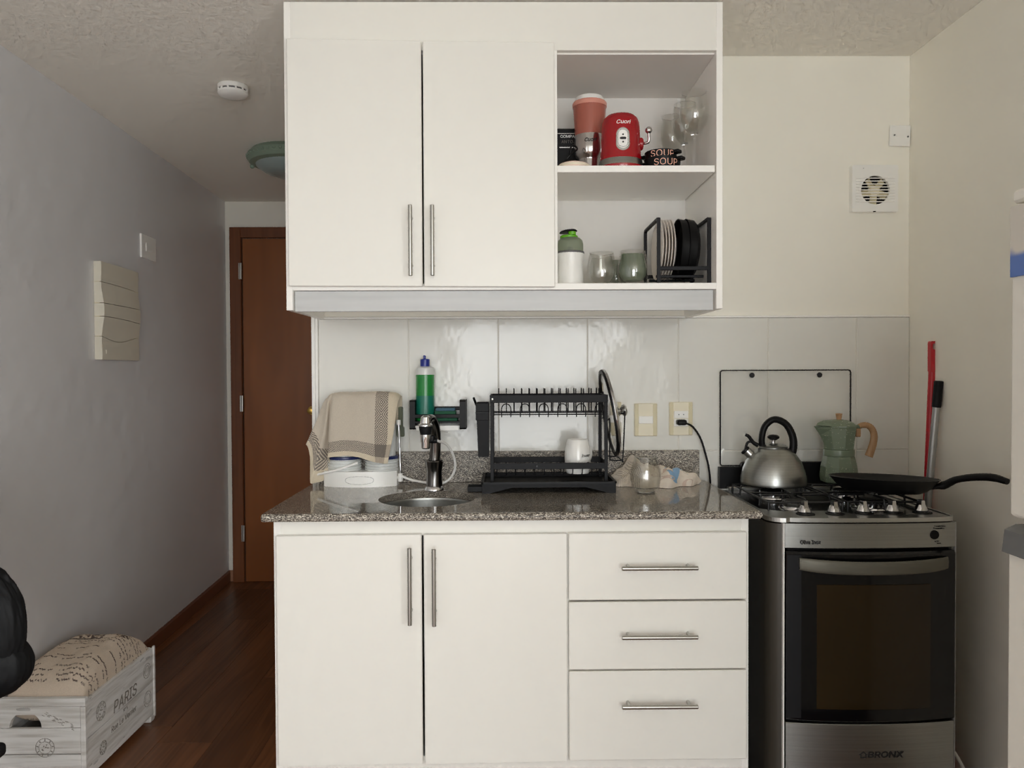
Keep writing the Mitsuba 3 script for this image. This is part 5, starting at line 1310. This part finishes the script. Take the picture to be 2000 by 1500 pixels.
zz = [za] + [za + f * (zb - za) for f in (0.20, 0.45, 0.575, 0.80)] + [zb]
for a, b in zip(zz, zz[1:]):
    ga = 0.0 if a == za else 0.0012
    blk = wave_block(a, b)
    c0 = blk.vertices.mean(0)
    v = blk.vertices.copy(); zc = (a + b) / 2; v[:, 2] = zc + (v[:, 2] - zc) * (1 - 0.0022 / (b - a)); blk.vertices = v
    part(cu, 'cover' if (round((a - za) / (zb - za), 2) in (0.2, 0.57, 0.58)) is False else 'door', blk, 'm_panel', smooth=40)
part(cu, 'back_tray', trimesh.convex.convex_hull(np.array([wall_pt(u, z, o) for u in (ua + 0.004, ub - 0.004) for z in (za + 0.004, zb - 0.004) for o in (0.0005, 0.020)])), 'm_cream_dark', smooth=False)
part(cu, 'badge', trimesh.convex.convex_hull(np.array([wall_pt(u, z, o) for u in (0.535, 0.60) for z in (1.378, 1.394) for o in (0.024, 0.0325)])), 'm_panel', smooth=False)
sw = thing('wall_switch', 'small white switch plate on the left wall above the fuse box', 'wall plate')
ya, yb_, zs0, zs1 = 0.945, 1.107, 1.826, 1.934
def on_wall(u0, u1, z0, z1, o0, o1, c=0.002):
    P = []
    for o, g in ((o0, 0), (o1 - c, 0), (o1, c)):
        for u in (u0 + g, u1 - g):
            for z in (z0 + g, z1 - g): P.append(wall_pt(u, z, o))
    return trimesh.convex.convex_hull(np.array(P))
part(sw, 'plate', on_wall(ya, yb_, zs0, zs1, 0.0005, 0.009), 'm_white', smooth=False)
part(sw, 'rocker', on_wall(ya + 0.045, yb_ - 0.045, zs0 + 0.035, zs1 - 0.035, 0.008, 0.0115, 0.001), 'm_white', smooth=False)

# ------------------------------------------------------------------ ceiling: smoke detector and lamp
sd = thing('smoke_detector', 'round white smoke detector on the ceiling', 'smoke detector')
dx, dy = -0.985, 0.262
part(sd, 'body', lathe([(0, H - 0.0005), (0.050, H - 0.0005), (0.0535, H - 0.004), (0.0535, H - 0.018), (0.051, H - 0.0185), (0, H - 0.0185)], 48, (dx, dy, 0)), 'm_white')
part(sd, 'vent_ring', lathe([(0, H - 0.018), (0.049, H - 0.018), (0.049, H - 0.0255), (0, H - 0.0255)], 48, (dx, dy, 0)), 'm_dark_grey')
part(sd, 'cover', lathe([(0, H - 0.025), (0.0535, H - 0.025), (0.0535, H - 0.032), (0.046, H - 0.040), (0.030, H - 0.044), (0, H - 0.045)], 48, (dx, dy, 0)), 'm_white')
for k in range(12):
    a = 2 * np.pi * k / 12
    part(sd, 'rib', cbox(-0.003, 0.003, 0.046, 0.0533, H - 0.0255, H - 0.0178, 0.0005).apply_transform(trimesh.transformations.rotation_matrix(a, (0, 0, 1))).apply_translation((dx, dy, 0)), 'm_white', smooth=False)
cl_ = thing('ceiling_lamp', 'green ceiling lamp with bowl shaped glass shade, half hidden by the wall cupboard', 'ceiling lamp')
lx, ly, lr = -1.005, 1.13, 0.205
part(cl_, 'rim', lathe([(lr - 0.075, H - 0.0005), (lr - 0.02, H - 0.0005), (lr, H - 0.020), (lr + 0.002, H - 0.045), (lr - 0.008, H - 0.060), (lr - 0.030, H - 0.066), (lr - 0.075, H - 0.064), (lr - 0.075, H - 0.0005)], 72, (lx, ly, 0)), 'm_lamp_green', label='moulded green rim')
part(cl_, 'shade', lathe([(lr - 0.03, H - 0.055), (lr - 0.040, H - 0.074), (lr - 0.075, H - 0.098), (lr - 0.12, H - 0.113), (0, H - 0.120)], 64, (lx, ly, 0)), 'm_lamp_glass', label='pale frosted glass bowl')
beads = []
for k in range(44):
    a = 2 * np.pi * k / 44
    beads.append(trimesh.creation.icosphere(1, 0.0075).apply_transform(np.diag([1, 1, 0.8, 1])).apply_translation((lx + (lr + 0.001) * math.cos(a), ly + (lr + 0.001) * math.sin(a), H - 0.034)))
part(cl_, 'beading', cat(beads), 'm_lamp_green', kind='stuff')
for k in range(3):
    a = 2 * np.pi * k / 3 + math.pi
    part(cl_, 'clip', trimesh.creation.icosphere(2, 0.011).apply_translation((lx + (lr - 0.012) * math.cos(a), ly + (lr - 0.012) * math.sin(a), H - 0.066)), 'm_lamp_green')

# ------------------------------------------------------------------ crate with cushion, chair with backpack
cr = thing('crate', 'whitewashed wooden crate printed PARIS on the floor against the left wall', 'crate')
cx0, cx1, cy0, cy1, ch_ = -1.590, -1.318, -0.176, 0.300, 0.284
seam = [0.022, 0.106, 0.190, 0.258]
hz0 = 0.190
fb = []
part(cr, 'top_rail', cbox(cx0, cx1 + 0.003, cy0 - 0.004, cy0 + 0.016, 0.2585, ch_, 0.002), 'm_crate', smooth=False)
arch_p = sbox(cx0 + 0.002, 0.191, cx1 - 0.014, 0.2575).difference(Point(-1.503, 0.191).buffer(0.050, 12).intersection(sbox(-2, 0.191, 0, 0.232)))
part(cr, 'front_board', prism(arch_p, 0.014, 'xz', cy0), 'm_crate', smooth=False)
part(cr, 'front_board', cbox(cx0 + 0.002, cx1 - 0.014, cy0, cy0 + 0.014, 0.1075, 0.1885, 0.002), 'm_crate', smooth=False)
part(cr, 'front_board', cbox(cx0 + 0.002, cx1 - 0.014, cy0, cy0 + 0.014, 0.022, 0.1045, 0.002), 'm_crate', smooth=False)
for z0, z1 in ((0.022, 0.1455), (0.1485, 0.272)):
    part(cr, 'side_board', cbox(cx1 - 0.012, cx1, cy0 + 0.004, cy1 - 0.006, z0, z1, 0.0016), 'm_crate', smooth=False)
    part(cr, 'side_board', cbox(cx0, cx0 + 0.012, cy0 + 0.015, cy1 - 0.006, z0, z1, 0.0016), 'm_crate', smooth=False)
    part(cr, 'back_board', cbox(cx0 + 0.012, cx1 - 0.012, cy1 - 0.014, cy1, z0, z1, 0.0016), 'm_crate', smooth=False)
part(cr, 'corner_post', cbox(cx1 - 0.013, cx1 + 0.003, cy0 - 0.003, cy0 + 0.012, 0.022, 0.257, 0.002), 'm_crate', smooth=False)
part(cr, 'corner_post', cbox(cx1 - 0.004, cx1 + 0.004, cy1 - 0.008, cy1 + 0.004, 0.012, 0.278, 0.002), 'm_crate', smooth=False)
part(cr, 'bottom_board', cbox(cx0 + 0.012, cx1 - 0.012, cy0 + 0.014, cy1 - 0.014, 0.024, 0.036, 0.001), 'm_crate', smooth=False)
for x in (cx0 + 0.02, cx1 - 0.014):
    for y in (cy0 + 0.025, cy1 - 0.018): part(cr, 'foot', rbox(x - 0.016, x + 0.016, y - 0.018, y + 0.018, 0.0, 0.024, 0.006), 'm_crate')
Xs, Zs = (0, 1, 0), (0, 0, 1)          # lettering on the side that looks to +x: reads along +y
sideX = cx1 + 0.0002
part(cr, 'lettering', flat_text('PARIS', 0.040, (sideX, 0.080, 0.155), Xs, Zs, 0.0009, slant=0.16), 'm_grey_ink', smooth=False)
part(cr, 'lettering', cat([flat_text('Rue Le Verrier', 0.019, (sideX, 0.070, 0.098), Xs, Zs, 0.0009, slant=0.1), flat_text('N° 5', 0.011, (sideX, 0.080, 0.131), Xs, Zs, 0.0009)]), 'm_grey_ink', smooth=False)


def stamp_ring(c, X, Y, r, fill=True):
    N = np.cross(X, Y); ms = []
    for ri, w in ((r, 0.0012), (r * 0.66, 0.0010)):
        ms.append(prism(Point(0, 0).buffer(ri, 10).difference(Point(0, 0).buffer(ri - w, 10)), 0.0008))
    t = meshkit.text_mesh('PARIS', r * 0.24, 0.0008); t.vertices[:, 0] -= t.vertices[:, 0].mean()
    if fill:
        for k in range(9):
            a = 2 * np.pi * k / 9
            ms.append(cbox(-0.0015, 0.0015, r * 0.72, r * 0.92, 0, 0.0008, 0.0002).apply_transform(trimesh.transformations.rotation_matrix(a, (0, 0, 1))))
        for k in range(6):
            ms.append(prism(Point(0.30 * r * math.cos(k), 0.30 * r * math.sin(k * 1.3)).buffer(r * 0.07, 4), 0.0008))
    m = cat(ms); v = m.vertices
    m.vertices = np.array(c) + v[:, :1] * np.array(X, float) + v[:, 1:2] * np.array(Y, float) + v[:, 2:] * N
    return m


part(cr, 'postmark', stamp_ring((sideX, -0.080, 0.200), np.array(Xs), np.array(Zs), 0.030), 'm_grey_ink', smooth=False)
part(cr, 'postmark', stamp_ring((sideX, 0.242, 0.205), np.array(Xs), np.array(Zs), 0.027, False), 'm_grey_ink', smooth=False)
part(cr, 'postmark', stamp_ring((sideX, 0.245, 0.100), np.array(Xs), np.array(Zs), 0.028, False), 'm_grey_ink', smooth=False)
part(cr, 'postmark', stamp_ring((sideX, -0.070, 0.075), np.array(Xs), np.array(Zs), 0.022), 'm_grey_ink', smooth=False)
part(cr, 'postmark', stamp_ring((-1.443, cy0 - 0.0002, 0.128), np.array((1, 0, 0)), np.array(Zs), 0.030), 'm_grey_ink', smooth=False)
wr_ = []
for k in range(26):
    x, z = -1.452 + RNG.uniform(0, 0.10), 0.0
    q = RNG.uniform(0, 1)
    z = 0.252 - 0.050 * (x + 1.452) / 0.1 - q * 0.022
    wr_.append(cbox(-0.004, 0.004, -0.0006, 0.0002, -0.0007, 0.0007, 0.0002).apply_transform(trimesh.transformations.rotation_matrix(0.45, (0, 1, 0))).apply_translation((x, cy0, z)))
part(cr, 'printed_script', cat(wr_), 'm_grey_ink', smooth=False, kind='stuff')

U, V = np.meshgrid(np.linspace(-1, 1, 60), np.linspace(-1, 1, 70))
def sup(a, p): return np.clip(1 - np.abs(a) ** p, 0, 1)
hh = sup(U, 6.0) ** 0.42 * sup(V, 2.7) ** 0.56
lump = meshkit.fbm(np.stack([U * 2.2, V * 2.2, 0 * U], -1), 3, 8) - 0.5
xx = (cx0 + cx1) / 2 + U * (cx1 - cx0 - 0.020) / 2
yy = (cy0 + cy1) / 2 + 0.002 + V * (cy1 - cy0 - 0.026) / 2
topg = np.stack([xx, yy, 0.262 + 0.106 * hh * (1 + 0.24 * lump) - 0.012 * np.cos(V * 1.6) * 0], -1)
bot = np.stack([xx, yy, 0.252 - 0.10 * hh], -1)
v = np.vstack([topg.reshape(-1, 3), bot.reshape(-1, 3)]); n_ = 60 * 70; F = []
for i in range(69):
    for j in range(59):
        a, b, c_, d_ = i * 60 + j, i * 60 + j + 1, (i + 1) * 60 + j + 1, (i + 1) * 60 + j
        F += [(a, b, c_), (a, c_, d_), (n_ + a, n_ + c_, n_ + b), (n_ + a, n_ + d_, n_ + c_)]
edge = [j for j in range(60)] + [i * 60 + 59 for i in range(1, 70)] + [69 * 60 + j for j in range(58, -1, -1)] + [i * 60 for i in range(68, 0, -1)]
for a, b in zip(edge, edge[1:] + edge[:1]): F += [(a, n_ + a, n_ + b), (a, n_ + b, b)]
cm = trimesh.Trimesh(v, np.array(F), process=False)
arc = lambda P: np.concatenate([[0], np.cumsum(np.linalg.norm(np.diff(P, axis=0), axis=1))])
au, av = arc(topg[35]), arc(topg[:, 30])
uvc = np.stack([np.broadcast_to(au / au[-1], U.shape), np.broadcast_to((av / av[-1])[:, None], U.shape)], -1).reshape(-1, 2)
single('cushion', cm, 'm_script', 'plump beige cushion printed with handwriting, sitting in the whitewashed crate', 'cushion', smooth=True, uv=np.vstack([uvc, uvc]))

ck = thing('chair', 'dark chair at the left edge with a black backpack hanging on it', 'chair')
part(ck, 'seat', rbox(-1.49, -1.14, -1.20, -0.82, 0.430, 0.462, 0.012), 'm_black_matte')
for (x, y, fx_, fy_) in ((-1.465, -0.86, -1.48, -0.80), (-1.185, -0.86, -1.163, -0.790), (-1.465, -1.16, -1.475, -1.19), (-1.175, -1.16, -1.160, -1.19)):
    part(ck, 'leg', tube([(x, y, 0.44), (fx_, fy_, 0.0)], np.array([0.014, 0.010]), 14), 'm_black')
for x in (-1.465, -1.185): part(ck, 'back_post', tube(curve([(x, -0.860, 0.45), (x, -0.852, 0.62), (x, -0.842, 0.90)], 10), 0.011, 12), 'm_black')
part(ck, 'backrest', prism(rrect(-1.475, -1.175, 0.62, 1.02, 0.11), 0.024, 'xz', -0.832), 'm_black_matte', smooth=False)
bpk = thing('backpack', 'black backpack hanging on the chair back at the left edge', 'backpack')
def blob(c, r, e=(2.4, 2.4, 2.6), folds=0.0, seed=0):
    s = trimesh.creation.icosphere(5, 1.0); v = s.vertices
    k = (np.abs(v[:, 0]) ** e[0] + np.abs(v[:, 1]) ** e[1] + np.abs(v[:, 2]) ** e[2]) ** (-1 / 2.5)
    v = v * k[:, None]
    f = meshkit.fbm(np.stack([v[:, 0] * 7, v[:, 1] * 7, v[:, 2] * 1.4], -1), 3, seed) - 0.5
    v = v * (1 + folds * f[:, None])
    s.vertices = v * np.array(r) + np.array(c); return s
part(bpk, 'main_pouch', blob((-1.300, -0.735, 0.690), (0.146, 0.062, 0.165), (2.5, 2.2, 2.3), 0.10, 5), 'm_bag', smooth=True)
part(bpk, 'front_pocket', blob((-1.300, -0.725, 0.600), (0.154, 0.075, 0.086), (2.5, 2.2, 2.3), 0.06, 7), 'm_bag', smooth=True)
part(bpk, 'zip', tube(curve([(-1.40, -0.664, 0.66), (-1.36, -0.655, 0.75), (-1.30, -0.655, 0.78), (-1.24, -0.658, 0.75), (-1.20, -0.668, 0.66)], 30), 0.0025, 8), 'm_black')
for x in (-1.35, -1.25):
    part(bpk, 'strap', tube(curve([(x, -0.760, 0.80), (x, -0.785, 0.90), (x, -0.80, 1.00), (x, -0.82, 1.030), (x, -0.840, 1.00), (x, -0.842, 0.80)], 24), 0.008, 10), 'm_black')
